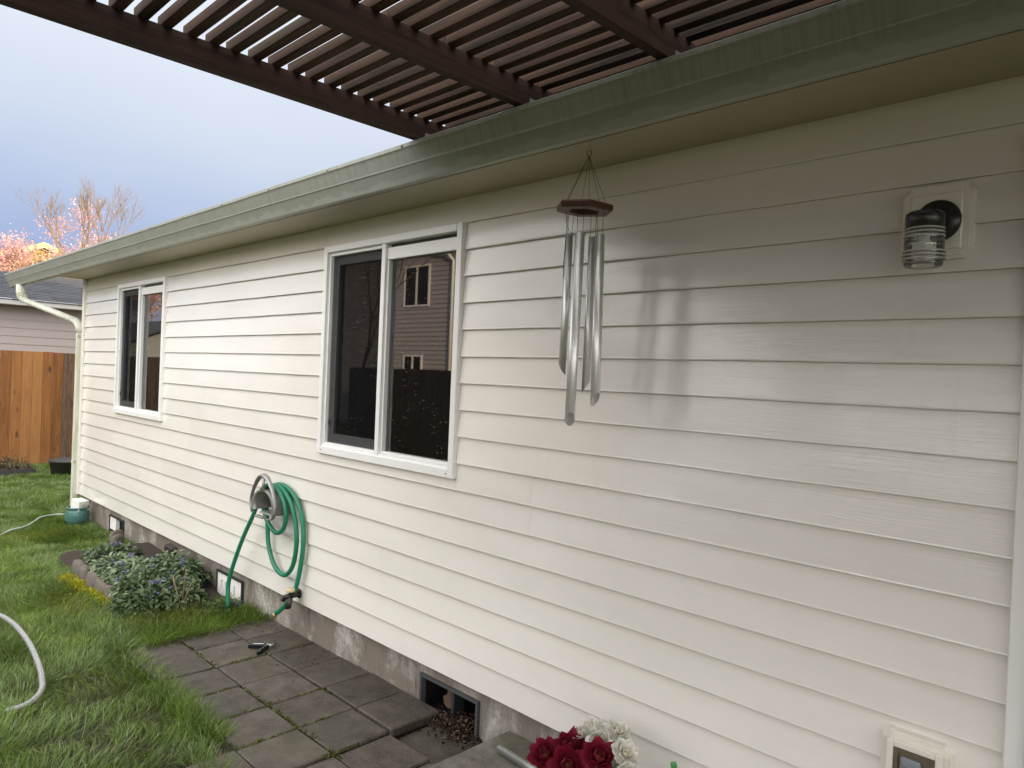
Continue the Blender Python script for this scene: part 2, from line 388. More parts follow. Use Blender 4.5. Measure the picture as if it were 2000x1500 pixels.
m = Mat('shingle'); v = m.shift(m.world_coord((1,1,1))); cell = m.voro(m.world_coord((.1,3.2,.1)), 1, 'F1', 'Color')
m.set(color=m.mix(m.noise(v, 30, 5), (.035,.037,.046), (.075,.078,.09)), rough=.85); MT['shingle'] = m.m
# window glass: reflection over a see-through pane, dried drops on it
def glassmat(name, drops, ior):
    m = Mat(name); m.n.remove(m.b)
    fr = m.n.new('ShaderNodeFresnel'); fr.inputs[0].default_value = ior
    gl = m.n.new('ShaderNodeBsdfGlossy'); gl.inputs['Roughness'].default_value = .012; gl.inputs[0].default_value = (.95,.95,.95,1)
    bp = m.n.new('ShaderNodeBump'); bp.inputs['Strength'].default_value = .03; bp.inputs['Distance'].default_value = .004
    m.l.new(m.noise(m.coord((1,1,1)), 1.6, 1), bp.inputs['Height']); m.l.new(bp.outputs[0], gl.inputs['Normal'])
    tr = m.n.new('ShaderNodeBsdfTransparent'); tr.inputs[0].default_value = (.62,.65,.65,1)
    x = m.n.new('ShaderNodeMixShader'); m.l.new(fr.outputs[0], x.inputs[0]); m.l.new(tr.outputs[0], x.inputs[1]); m.l.new(gl.outputs[0], x.inputs[2])
    df = m.n.new('ShaderNodeBsdfDiffuse'); df.inputs[0].default_value = (.55,.55,.53,1)
    d = m.ramp(m.voro(m.coord((1,1,.62)), 62), [(0,1.0),(.085,1.0),(.13,0.0)])
    sel = m.ramp(m.noise(m.coord((1,1,.6)), 7, 4), [(.44,0.0),(.56,1.0)])
    y = m.n.new('ShaderNodeMixShader'); m.l.new(m.math('MULTIPLY', m.math('MULTIPLY', d, sel), drops), y.inputs[0]); m.l.new(x.outputs[0], y.inputs[1]); m.l.new(df.outputs[0], y.inputs[2])
    m.l.new(y.outputs[0], m.out.inputs[0]); MT[name] = m.m
glassmat('pane_glass', .6, 2.5); glassmat('pane_glass_behind_screen', .9, 2.3)
m = Mat('insect_screen'); m.n.remove(m.b)
tr = m.n.new('ShaderNodeBsdfTransparent'); df = m.n.new('ShaderNodeBsdfDiffuse'); df.inputs[0].default_value = (.014,.014,.015,1)
x = m.n.new('ShaderNodeMixShader'); x.inputs[0].default_value = .30; m.l.new(tr.outputs[0], x.inputs[1]); m.l.new(df.outputs[0], x.inputs[2]); m.l.new(x.outputs[0], m.out.inputs[0]); MT['screen'] = m.m
m = Mat('jar_glass'); m.n.remove(m.b)
fr = m.n.new('ShaderNodeFresnel'); fr.inputs[0].default_value = 1.75
gl = m.n.new('ShaderNodeBsdfGlossy'); gl.inputs['Roughness'].default_value = .05
tr = m.n.new('ShaderNodeBsdfTransparent'); tr.inputs[0].default_value = (.96,.96,.94,1)
df = m.n.new('ShaderNodeBsdfDiffuse'); df.inputs[0].default_value = (.6,.6,.57,1)
x0_ = m.n.new('ShaderNodeMixShader'); x0_.inputs[0].default_value = .10; m.l.new(tr.outputs[0], x0_.inputs[1]); m.l.new(df.outputs[0], x0_.inputs[2])
x = m.n.new('ShaderNodeMixShader'); m.l.new(fr.outputs[0], x.inputs[0]); m.l.new(x0_.outputs[0], x.inputs[1]); m.l.new(gl.outputs[0], x.inputs[2]); m.l.new(x.outputs[0], m.out.inputs[0]); MT['jar_glass'] = m.m
m = Mat('bulb_white'); m.set(color=(.78,.78,.76), rough=.35); MT['bulb'] = m.m

GZ = -0.25      # lawn level; z = 0 is the lower edge of the siding

# ================================================================== SETTING
# ground: one sheet, gently uneven near the house
n1, n2 = 60, 60
gx = np.concatenate([[-400,-120,-50,-25],np.linspace(-12,16,n1),[30,60,150,400]]); gy = np.concatenate([[-400,-120,-50,-25],np.linspace(-12,10,n2),[25,60,150,400]])
X, Y = np.meshgrid(gx, gy, indexing='ij')
Z = GZ + .02*(vnoise(X*1.1,Y*1.1,3)-.5)*np.exp(-((X-3)/14)**2-((Y+1)/10)**2)
Z = np.where((X>-.6)&(Y>-.05), GZ-.06, Z)
Z = np.where((X>3.9)&(Y>-1.2), GZ-.03, Z)
idx = np.arange(X.size).reshape(X.shape)
F = np.stack([idx[:-1,:-1],idx[1:,:-1],idx[1:,1:],idx[:-1,1:]],-1).reshape(-1,4)
gnd = mesh_obj('lawn_ground', np_mesh('lawn_ground', np.stack([X,Y,Z],-1).reshape(-1,3), F, smooth=True), MT['lawn']); tag(gnd, kind='structure')

# patio base with its pavers
pat = MB().box(4.2,6.75,-1.6,.03,GZ-.1,GZ-.006).build('patio_bed', MT['soil']); tag(pat, kind='structure')
pw = .289
pm = MB().box(-pw/2,pw/2,-pw/2,pw/2,-.045,0,.006).mesh('paver')
pm.materials.append(MT['paver'])
for i in range(9):
    for j in range(6):
        if i == 8 and j < 1: continue
        x = 4.395+.2975*i+(.0 if j else .012); y = -.117-.2985*j - .006*(i%2)
        if j >= 3 and i < 5: continue
        z = -.210+random.uniform(-.005,.004)
        rx, ry = random.uniform(-.012,.012), random.uniform(-.012,.012)
        if j == 0:
            z += .006*min(i,5)/5; 
            if i == 6: z = -.246; rx = .03
            if i == 7: z = -.248
        if j == 1 and i >= 6: z -= .008*(i-5)
        if j == 2 and i >= 6: z -= .012
        mesh_obj('paver', pm, None, pat, (x,y,z), (rx,ry,random.uniform(-.014,.014)))
# concrete pad by the door
pad = MB().box(6.50,12.2,-3.6,.028,GZ-.12,-.12,.012)
bmesh.ops.subdivide_edges(pad.bm, edges=[e for e in pad.bm.edges], cuts=3, use_grid_fill=True)
pad = pad.build('concrete_pad', MT['pad']); tag(pad, kind='structure')

# ================================================================== HOUSE
house = thing('house', (4.2,4.5,GZ), 'single-storey house clad in cream lap siding with sage green gutter', 'house')
C = 0.127; HX1 = 18.0
WIN = [(1.145,2.349,.943,2.160),(4.880,6.115,.943,2.160)]
prof0 = [(.0015,C+.006),(-.0130,.0070),(-.0138,.0035),(-.0130,.0004),(-.0020,.0012),(-.0015,.012)]
def plank(x0, x1, z0, zcut=None, dy=0.0):
    pr = [(y+dy, z) for y, z in prof0]
    if zcut is not None and zcut < C:
        t = zcut; pr[0] = (pr[1][0]+(pr[0][0]-pr[1][0])*(t-.0075)/(C-.0015), t)
    n = max(2, int((x1-x0)/.22)); xs = [x0+(x1-x0)*i/n for i in range(n+1)]
    b = MB(); b.extrude_x([(y, z+z0) for y, z in pr], xs, .0011, caps=False)
    # closed ends
    b.build('siding_plank', MT['siding'], house)
seams_even = {}
random.seed(21)
for k in range(18):
    z0 = k*C; zt = z0+C
    if k % 2 == 0: off = random.uniform(.4,3.4)
    seams = [off+3.66*i for i in range(5) if .35 < off+3.66*i < HX1-.3]
    if k in (0,1): seams = [3.18,7.135,11.3] if k == 0 else [2.2,5.55,9.2]
    spans = [(0.048, 8.325, None)]
    cuts = []
    for (a,b2,zb,ztp) in WIN:
        if zt > zb and z0 < ztp-.002:
            cuts.append((a+.012, b2-.012, zb-z0 if z0 < zb else 0.0))
    segs = []; x = .048
    for (a,b2,h) in cuts:
        segs.append((x,a,None)); 
        if h > .02: segs.append((a,b2,h+.008))
        x = b2
    segs.append((x,8.328,None))
    side = 0
    for (a,b2,h) in segs:
        pts = [a]+[s for s in seams if a+.12 < s < b2-.12]+[b2]
        for p, q in zip(pts, pts[1:]):
            last = (q == b2)
            plank(p-(.018 if p != a else 0), q, z0, h, -.0010*(side % 2)); 
            if q != b2: side += 1
    plank(9.95,HX1,z0)
# wall behind the siding (sheathing) with window openings, other walls, gables
b = MB()
b.box(0.03,1.16,.004,.13,.01,2.30); b.box(2.335,4.895,.004,.13,.01,2.30); b.box(6.10,8.34,.004,.13,.01,2.30); b.box(9.94,HX1,.004,.13,.01,2.30)
for (a,b2,zb,zt) in WIN:
    b.box(a+.016,b2-.015,.004,.13,.01,zb+.014); b.box(a+.016,b2-.015,.004,.13,zt-.014,2.30)
b.box(8.34,9.94,.004,.13,2.06,2.30)
b.build('wall_sheathing', MT['cream_trim'], house)
YB = 9.0
b = MB(); b.box(.0,.12,.14,YB,.0,2.5); b.box(HX1-.12,HX1,.14,YB,0,2.5); b.box(.13,HX1-.13,YB-.12,YB,0,2.5); b.build('rear_walls', MT['cream_trim'], house)
ez, rz = 2.47, 2.47+.4*(YB/2+.33)
for x in (.0,HX1-.1):
    g = MB(); A = [(x+dx, yy, zz) for dx in (0,.1) for yy, zz in ((.02,2.5),(YB-.02,2.5),(YB/2,rz-.1))]
    vs = [g.bm.verts.new(p) for p in A]
    for f in ((0,1,2),(5,4,3),(0,3,4,1),(1,4,5,2),(2,5,3,0)): g.bm.faces.new([vs[i] for i in f])
    g.build('gable_wall', MT['cream_trim'], house)
# corner post
b = MB(); b.box(-.012,.046,-.030,.0,-.004,2.286,.003); b.box(-.0135,.0,.0,.07,-.004,2.286,.003); b.build('corner_trim', MT['cream_trim'], house)
# door casing at the right, then the glazed door
b = MB(); b.box(8.326,8.372,-.030,.02,-.02,2.12,.003); b.box(8.372,8.398,-.042,.02,-.02,2.14,.003); b.build('door_casing', MT['white_trim'], house)
b = MB(); b.box(8.40,8.47,-.018,.05,-.10,2.10,.003); b.box(9.85,9.935,-.018,.05,-.10,2.10,.003); b.box(8.47,9.85,-.018,.05,2.03,2.10,.003); b.box(8.47,9.85,-.018,.05,-.10,-.02,.003); b.box(9.13,9.19,-.016,.05,-.02,2.03,.003)
door = b.build('door', MT['white_trim'], house)
MB().box(8.47,9.85,.02,.026,-.02,2.03).build('pane', MT['pane_glass'], door)
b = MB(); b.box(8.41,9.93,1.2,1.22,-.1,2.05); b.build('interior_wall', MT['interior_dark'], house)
# soffit, fascia, gutter, roof
MB().box(.0,HX1,-.282,.003,2.286,2.300).build('soffit', MT['soffit_paint'], house)
b = MB(); b.box(-1.85,HX1,-.300,-.262,2.2885,2.396) ; b.build('fascia', MT['soffit_paint'], house)
b = MB(); b.box(-1.84,-.002,-.2615,-.165,2.330,2.394); b.build('eave_beam', MT['soffit_paint'], house)
gp = [(-.302,2.292),(-.304,2.2815),(-.331,2.2815),(-.334,2.2845),(-.3665,2.3435),(-.3725,2.3465),(-.3735,2.3525),(-.394,2.402),(-.3985,2.409),(-.4025,2.412),(-.4025,2.428),(-.399,2.431),(-.388,2.430),(-.388,2.426)]
xs = [-1.87+i*(HX1+1.87)/66 for i in range(67)]
b = MB(); b.extrude_x(gp, xs, .0009); gut = b.build('gutter', MT['gutter'], house)
# gutter end cap and hidden trough
b = MB(); b.prism([(-y, z) for y, z in gp[1:12]]+[(.302,2.43)],0,.003)
bmesh.ops.rotate(b.bm, verts=b.bm.verts, cent=(0,0,0), matrix=Matrix.Rotation(R(-90),3,'Z'))
bmesh.ops.translate(b.bm, verts=b.bm.verts, vec=(-1.8725,0,0)); b.build('end_cap', MT['gutter'], gut)
for x in [-1.2+.61*i for i in range(27)]:
    MB().lathe([(.0065,0),(.0065,.003),(.004,.0055)],(x,-.4028,2.4205),8,'y',cap1=True).build('gutter_screw', MT['gutter'], gut)
def roofslab(x0,x1,y0,z0,y1,z1,t):
    g = MB(); vs = [g.bm.verts.new((x,y,z+d)) for x in (x0,x1) for d in (0,t) for y, z in ((y0,z0),(y1,z1))]
    for f in ((0,1,3,2),(4,6,7,5),(0,4,5,1),(2,3,7,6),(0,2,6,4),(1,5,7,3)): g.bm.faces.new([vs[i] for i in f])
    return g
rf = roofslab(-.42,HX1+.4,-.33,2.398,YB/2,rz-.047,.03).build('roof', MT['shingle'], house)
roofslab(-.42,HX1+.4,YB+.33,2.398,YB/2+.004,rz-.047,.03).build('rear_roof', MT['shingle'], house)
roofslab(-1.86,-.421,-.33,2.397,-.12,2.476,.03).build('eave_return', MT['shingle'], rf)
# foundation with vent openings
VENT = [(.985,1.385),(3.462,3.885),(5.878,6.306)]
vz0, vz1 = -.245, -.065
b = MB(); x = .03
for (a,c2) in VENT:
    b.box(x,a,.03,.19,-.6,.04); b.box(a,c2,.03,.19,-.6,vz0); b.box(a,c2,.03,.19,vz1,.04); x = c2
b.box(x,HX1,.03,.19,-.6,.04); b.box(.03,.19,.191,YB,-.6,.04); b.build('foundation', MT['foundation'], house)
for i, (a,c2) in enumerate(VENT):
    b = MB(); t = .013
    b.box(a,a+t,.012,.045,vz0,vz1); b.box(c2-t,c2,.012,.045,vz0,vz1); b.box(a+t,c2-t,.012,.045,vz1-t,vz1)
    vent = b.build('foundation_vent', plain_once('vent_grey',(.07,.074,.08)) if i == 2 else MT['dark_plastic'], house)
    mid = (a+c2)/2
    MB().box(mid-.009,mid+.009,.05,.12,vz0,vz1-t).build('divider', MT['dark_plastic'], vent)
    b = MB(); b.box(a-.1,c2+.1,.5,.52,vz0-.1,vz1+.1); b.box(a,c2,.046,.5,vz0-.02,vz0+.004); b.box(a+.0005,a+.006,.046,.5,vz0+.004,vz1); b.box(c2-.006,c2-.0005,.046,.5,vz0+.004,vz1); b.build('recess', plain_once('vent_shade_black',(.007,.007,.008)), vent)  # recess faces coloured near-black to stand for the shade inside the vent
# downspout
b = MB()
def rect_tube(b, pts, w, d):
    b.ring_tube(pts, math.sqrt(2)/2*w, 4, aspect=d/w, smooth=False, up=(0,1,0))
zt = 2.282; P0 = Vector((-1.40,-.318,zt)); P1 = Vector((-.024,-.041,1.80))
el1 = [P0+Vector((0,0,0)), P0+Vector((0,0,-.09)), P0+Vector((.03,.006,-.145)), P0+Vector((.10,.020,-.185))]
run_end = Vector((-.15,-.066,1.857))
el2 = [run_end, Vector((-.075,-.052,1.825)), Vector((-.032,-.043,1.785)), Vector((-.024,-.041,1.72))]
low = [Vector((-.024,-.041,1.72)), Vector((-.024,-.041,-.13))]
def oval(pts, w, name, par, ridges=False):
    b = MB(); b.ring_tube(pts, w, 8, aspect=.78, up=(0,1,0), smooth=True); return b.build(name, MT['downspout'], par)
spine = MB()
spine.box(-.0455,-.0025,-.0705,-.0115,-.135,1.735,.006)
for yy in (-.058,-.048,-.038,-.028,-.020): spine.box(-.003,-.0005,yy-.0022,yy+.0022,-.133,1.73)
ds = spine.build('downspout', MT['downspout'], house)
oval(el1, .047, 'elbow', ds); oval([el1[-1]]+[el1[-1].lerp(run_end,t) for t in (.33,.66,1)], .043, 'offset_pipe', ds); oval(el2, .043, 'elbow', ds)
for k in range(5):
    p = el1[1].lerp(el1[3], k/4.0)
    b = MB(); t = (el1[3]-el1[1]).normalized()
    b.ring_tube([p-t*.005,p+t*.005], .0495, 8, aspect=.78, up=(0,1,0)).build('crimp', MT['downspout'], ds)
for z in (1.66,.32): MB().box(-.0475,-.0005,-.0725,-.010,z,z+.035,.002).build('strap', MT['downspout'], ds)
# ---- windows
def window(x0, x1, z0, z1):
    xm = (x0+x1)/2-.02; f = .038
    b = MB()
    b.box(x0,x0+f,-.034,.03,z0,z1,.003); b.box(x1-f,x1,-.034,.03,z0,z1,.003)
    b.box(x0+f,x1-f,-.0345,.03,z0,z0+f+.006,.003); b.box(x0+f,x1-f,-.0345,.03,z1-f,z1,.003)
    b.box(x0+f,x1-f,-.022,.05,z0+f,z0+f+.018,.002)
    w = b.build('window', MT['white_vinyl'], house)
    b = MB(); b.box(xm-.017,xm+.017,-.028,.04,z0+f+.006,z1-f,.003); b.build('mullion', MT['white_vinyl'], w)
    # right: fixed sash with a thick top rail below a slot
    b = MB(); b.box(xm+.017,x1-f,-.012,.03,z1-f-.085,z1-f-.022,.002); b.box(x1-f-.014,x1-f,-.012,.03,z0+f+.018,z1-f-.086,.002); b.box(xm+.017,x1-f-.015,-.010,.03,z0+f+.0185,z0+f+.032,.002); b.box(xm+.0175,xm+.028,-.010,.03,z0+f+.033,z1-f-.087,.002)
    b.build('sash', MT['white_vinyl'], w)
    MB().box(xm+.018,x1-f,.012,.03,z1-f-.021,z1-f).build('slot', MT['dark_plastic'], w)
    MB().box(xm+.028,x1-f-.014,.0145,.0185,z0+f+.032,z1-f-.085).build('pane', MT['pane_glass'], w)
    # left: white track, grey sash, screen
    b = MB(); a0 = x0+f; a1 = xm-.017; c0 = z0+f+.018; c1 = z1-f
    b.box(a0,a0+.014,-.014,.04,c0,c1,.002); b.box(a0+.014,a1,-.014,.04,c1-.02,c1,.002); b.box(a0+.014,a1,-.013,.04,c0,c0+.010,.002); b.build('track', MT['white_vinyl'], w)
    b = MB(); s = .052; q0 = a0+.014; q1 = a1; r0 = c0+.010; r1 = c1-.02
    b.box(q0,q0+s,.012,.04,r0,r1,.002); b.box(q0+s,q1,.012,.04,r1-s,r1,.002); b.box(q0+s,q1,.012,.04,r0,r0+s,.002)
    b.box(q0+s,q0+s+.008,.0075,.0115,r0+s,r1-s); b.build('slider_sash', MT['grey_sash'], w)
    MB().box(q0+s,q1,.028,.032,r0+s,r1-s).build('slider_pane', MT['pane_glass_behind_screen'], w)
    MB().box(q0+.002,q1-.001,.0045,.0055,r0+.002,r1-.002).build('insect_screen', MT['screen'], w)
    MB().box(q0+.012,q0+.026,-.002,.004,r0+.10,r0+.135,.003).build('latch', MT['black_metal'], w)
    b = MB(); b.box(x1-f-.012,x1-f-.006,-.0365,-.034,z0+.018,z0+.023); b.box(x0+f+.01,x0+f+.016,-.0365,-.034,z0+.02,z0+.025); b.build('weep_hole', MT['black_metal'], w)
    # inside
    b = MB(); b.box(x0+.02,x0+.03,.06,.13,z0+.02,z1-.02); b.box(x1-.03,x1-.02,.06,.13,z0+.02,z1-.02); b.box(x0+.03,x1-.03,.06,.13,z0+.015,z0+.03); b.build('inner_jamb', MT['interior_jamb'], w)
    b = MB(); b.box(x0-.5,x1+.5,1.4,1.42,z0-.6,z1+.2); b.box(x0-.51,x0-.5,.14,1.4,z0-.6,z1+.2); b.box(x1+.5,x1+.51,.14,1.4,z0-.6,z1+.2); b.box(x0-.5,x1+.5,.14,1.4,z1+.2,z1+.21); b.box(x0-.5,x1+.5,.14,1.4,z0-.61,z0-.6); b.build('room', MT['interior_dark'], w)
    return w
for wdef in WIN: window(*wdef)

# ================================================================== PERGOLA
per = thing('pergola', (9.2,-3.85,GZ), 'dark stained wooden pergola of close slats above the patio', 'pergola')
YA = -3.95
raf = [6.165+.621*i for i in range(11)]
rm = MB(); A = [rm.bm.verts.new((0,y,z)) for y, z in ((YA,2.4435),(-.305,2.4435),(-.10,2.5265),(-.10,2.5335),(YA,2.5335))]; B = [rm.bm.verts.new((.038,v.co.y,v.co.z)) for v in A]
rm.bm.faces.new(A); rm.bm.faces.new(B[::-1])
for k in range(5): rm.bm.faces.new((A[k],B[k],B[(k+1)%5],A[(k+1)%5]))
rm = rm.mesh('rafter'); rm.materials.append(MT['pergola_rafter'])
brk = MB(); brk.box(-.002,.046,-.335,-.3045,2.4365,2.4475); brk.box(.0385,.0415,-.345,-.305,2.44,2.475); brk = brk.mesh('bracket'); brk.materials.append(MT['bracket_zinc'])
for x in raf:
    o = mesh_obj('rafter', rm, None, per, (x,0,0)); mesh_obj('bracket', brk, None, o, (x,0,0))
random.seed(5)
y = -1.583-.0764*30; nsl = 0
while y < -.17:
    yj = y+random.uniform(-.003,.003)
    cutx = [6.163+random.uniform(-.004,.004)]+sorted(random.sample([raf[i]+.019 for i in range(1,10)], 2))+[raf[-1]+.04+random.uniform(-.01,.01)]
    for a, c2 in zip(cutx, cutx[1:]):
        tw = random.uniform(-.05,.05)
        b = MB(); b.box(a,c2-.002,yj,yj+.0365,2.5345,2.5345+.038,.0025)
        bmesh.ops.rotate(b.bm, verts=b.bm.verts, cent=(0,yj+.018,2.5345), matrix=Matrix.Rotation(tw*.25,3,'X'))
        b.build('slat', MT['pergola_slat'], per)
    y += .0764
MB().box(6.0,raf[-1]+.2,-3.90,-3.812,2.30,2.4425,.004).build('beam', MT['pergola_rafter'], per)
for x in (6.15,9.2,12.1): MB().box(x,x+.089,-3.90,-3.812,GZ-.03,2.2995,.004).build('post', MT['pergola_rafter'], per)

# ================================================================== THINGS ON THE WALL
def notched(cx, cz, w, h, n):
    x0,x1,z0,z1 = cx-w/2,cx+w/2,cz-h/2,cz+h/2; pts = []
    for (px,pz,sx,sz) in ((x0,z0,1,1),(x1,z0,-1,1),(x1,z1,-1,-1),(x0,z1,1,-1)):
        arc = [(px+sx*n*math.cos(t), pz+sz*n*math.sin(t)) for t in [math.pi/2*i/4 for i in range(5)]]
        if (sx,sz) in ((1,1),(-1,-1)): arc = arc[::-1]
        pts += arc
    return pts
# ---- wall lamp
lx, lz = 8.115, 1.916
lamp = thing('wall_lamp', (lx,-.014,lz), 'black wall lamp with ribbed clear glass jar on a cream block', 'wall lamp')
b = MB(); b.prism(notched(lx,lz,.176,.205,.020),-.030,.0); blk = b.build('mounting_block', MT['cream_trim'], lamp)
b = MB(); b.prism(notched(lx,lz,.160,.188,.018),-.036,-.031); b.build('raised_border', MT['cream_trim'], blk)
b = MB(); b.box(lx-.064,lx+.064,-.0425,-.0365,lz-.078,lz+.078,.003); b.build('face_plate', MT['cream_trim'], blk)
dx, dz = lx+.006, lz
MB().lathe([(.0575,.0430),(.0575,.050),(.052,.056),(.030,.060),(.001,.061)],(dx,0,dz),40,'y').build('base_disc', MT['black_metal'], lamp)
jx, jy = 8.112, -.128
b = MB(); b.lathe([(.001,1.925),(.040,1.925),(.046,1.921),(.0475,1.914),(.0475,1.884),(.0455,1.882)],(jx,jy,0),36); b.ring_tube([(dx,-.058,1.905),(jx,-.10,1.903)],.022,12); b.build('socket_cap', MT['black_metal'], lamp)
pr = [(.0425,1.886)]
z = 1.884
for i in range(3): pr += [(.0440,z-.001),(.0500,z-.005),(.0440,z-.009)]; z -= .0100
pr += [(.0478,z-.003),(.0485,z-.018),(.0475,z-.030)]; z -= .033
for i in range(3): pr += [(.0455,z),(.0520,z-.005),(.0455,z-.009)]; z -= .0100
pr += [(.0475,z-.002),(.0455,z-.010),(.040,z-.013),(.001,z-.014)]
inner = [(.001,z-.0105),(.038,z-.009),(.0440,z-.004),(.0445,z+.03),(.0425,1.852),(.0405,1.886)]
MB().lathe(pr,(jx,jy,0),40).build('glass_jar', MT['jar_glass'], lamp)
m = Mat('jar_rib_glass'); tr = m.n.new('ShaderNodeBsdfTransparent'); tr.inputs[0].default_value = (.95,.95,.92,1); m.set(color=(.80,.77,.70), rough=.08, spec=.8); x = m.n.new('ShaderNodeMixShader'); x.inputs[0].default_value = .42; m.l.new(tr.outputs[0], x.inputs[1]); m.l.new(m.b.outputs[0], x.inputs[2]); m.l.new(x.outputs[0], m.out.inputs[0])
jar = [o for o in lamp.children if o.name.startswith('glass_jar')][0]
for (zr, r_) in ((1.879,.0465),(1.869,.0472),(1.859,.0475),(1.8185,.0495),(1.8085,.0500),(1.7985,.0500)):
    MB().ring_tube([(jx+r_*math.cos(t),jy+r_*math.sin(t),zr) for t in [2*math.pi*k/40 for k in range(40)]],.0030,6,closed=True).build('rib', m.m, jar)
MB().lathe([(.012,1.868),(.014,1.850),(.026,1.838),(.030,1.822),(.027,1.806),(.014,1.797),(.001,1.795)],(jx,jy,0),24).build('bulb', MT['bulb'], lamp)
# ---- outlet in its cream block
ox, oz = 8.124, .375
outl = thing('outlet', (ox,-.014,oz), 'outdoor outlet with grey cover recessed in a cream block low on the wall', 'outlet')
b = MB(); pts_o = notched(ox,oz,.180,.215,.022); b.prism(pts_o,-.028,.0); ob = b.build('mounting_block', MT['cream_trim'], outl)
def frame(b, cx, cz, w, h, t, y0, y1, bev=.002):
    b.box(cx-w/2,cx-w/2+t,y0,y1,cz-h/2,cz+h/2,bev); b.box(cx+w/2-t,cx+w/2,y0,y1,cz-h/2,cz+h/2,bev)
    b.box(cx-w/2+t,cx+w/2-t,y0+.0003,y1,cz-h/2,cz-h/2+t,bev); b.box(cx-w/2+t,cx+w/2-t,y0+.0003,y1,cz+h/2-t,cz+h/2,bev)
b = MB(); b.prism(notched(ox,oz,.162,.197,.019),-.034,-.0285); b.build('raised_border', MT['cream_trim'], ob)
b = MB(); frame(b,ox,oz,.140,.170,.017,-.050,-.0345); b.build('box_rim', MT['cream_trim'], outl)
MB().box(ox-.053,ox+.053,-.0375,-.035,oz-.068,oz+.068).build('box_back', MT['outlet_brown'], outl)
b = MB(); frame(b,ox,oz,.106,.136,.012,-.043,-.038,.001); b.build('inner_ridge', MT['outlet_brown'], outl)
b = MB(); b.box(ox-.033,ox+.018,-.052,-.038,oz+.000,oz+.046,.004); b.box(ox-.028,ox+.014,-.058,-.0525,oz+.024,oz+.042,.003); b.box(ox-.033,ox+.018,-.052,-.038,oz-.052,oz-.006,.004); b.build('receptacle_cover', MT['outlet_grey'], outl)
# ---- wind chime under the eave
wx, wy = 7.048, -.27
chime = thing('wind_chime', (wx,wy,2.286), 'wind chime of silver tubes hanging from a wooden hexagon under the eave', 'wind chime')
MB().ring_tube([(wx+.012,wy,2.286),(wx+.012,wy,2.272),(wx+.020,wy,2.262),(wx+.012,wy,2.252),(wx+.003,wy,2.258)],.0016,6).build('hook', MT['brass'], chime)
MB().ring_tube([(wx+.012+.010*math.cos(t),wy,2.246+.010*math.sin(t)) for t in [2*math.pi*k/14 for k in range(14)]],.0014,6,closed=True).build('ring', MT['black_metal'], chime)
pz = 2.052
b = MB(); A0 = [k*math.pi/3+.35 for k in range(6)]
rings = []
for (r,z) in ((.058,pz+.012),(.102,pz+.012),(.107,pz+.006),(.107,pz-.007),(.102,pz-.013),(.058,pz-.013)):
    rings.append([b.bm.verts.new((wx+r*math.cos(a)*(1 if r>.06 else 1), wy+r*math.sin(a), z+.10*r*math.cos(a)*-.5)) for a in (A0 if r>.06 else A0)])
for A, B in zip(rings, rings[1:]+rings[:1]):
    for k in range(6): b.bm.faces.new((A[k],A[(k+1)%6],B[(k+1)%6],B[k]))
b.build('hexagon_plate', MT['chime_wood'], chime)
T = [((6.966,-.25,1.968),(6.958,-.25,1.476),.0145,-.3),((7.083,-.33,1.949),(7.072,-.33,1.300),.0175,4.04),((7.044,-.21,1.959),(7.040,-.21,1.412),.0150,2.4),((7.140,-.29,1.943),(7.155-.006,-.29,1.372),.0165,3.3),((7.076,-.232,1.951),(7.074,-.232,1.47),.0135,1.2)]
for (p,q,r,az) in T[:4]:
    p, q = Vector(p), Vector(q); b = MB(); n = 20; t = (q-p).normalized()
    u = Vector((1,0,0)); u = (u-t*u.dot(t)).normalized(); v2 = t.cross(u)
    top_o, top_i, bo, bi = [],[],[],[]
    for k in range(n):
        a = 2*math.pi*k/n; d = u*math.cos(a)+v2*math.sin(a); cut = r*1.5*math.cos(a-az)
        top_o.append(b.bm.verts.new(p+d*r)); top_i.append(b.bm.verts.new(p+d*r*.88)); bo.append(b.bm.verts.new(q+d*r+t*cut)); bi.append(b.bm.verts.new(q+d*r*.88+t*cut*.88))
    for k in range(n):
        j = (k+1)%n
        for quad in ((top_o[k],top_o[j],bo[j],bo[k]),(bi[k],bi[j],top_i[j],top_i[k]),(top_i[k],top_i[j],top_o[j],top_o[k]),(bo[k],bo[j],bi[j],bi[k])):
            f = b.bm.faces.new(quad); f.smooth = True
    b.build('tube', MT['chime'], chime)
    for s in (-1,1):
        MB().ring_tube([(p.x+s*r*.7,p.y,p.z-.02),(p.x+s*r*.8+(wx-p.x)*.05,p.y,pz-.010)],.0008,4).build('cord', MT['cord'], chime)
for k in range(6):
    a = A0[k]; MB().ring_tube([(wx+.08*math.cos(a),wy+.08*math.sin(a),pz+.010),(wx+.012,wy,2.236)],.0008,4).build('cord', MT['cord'], chime)
MB().ring_tube([(wx-.085,wy+.01,pz-.012),(wx-.088,wy+.005,1.93),(wx-.078,wy-.01,1.86),(wx-.076,wy-.012,1.82),(wx-.076,wy-.012,1.806)],.0010,4).build('loose_cord', MT['cord'], chime)
MB().ring_tube([(wx-.06,wy-.03,pz-.012),(wx-.055,wy-.03,2.00),(wx-.035,wy-.035,1.965),(wx-.005,wy-.04,1.952)],.0010,4).build('loose_cord', MT['cord'], chime)
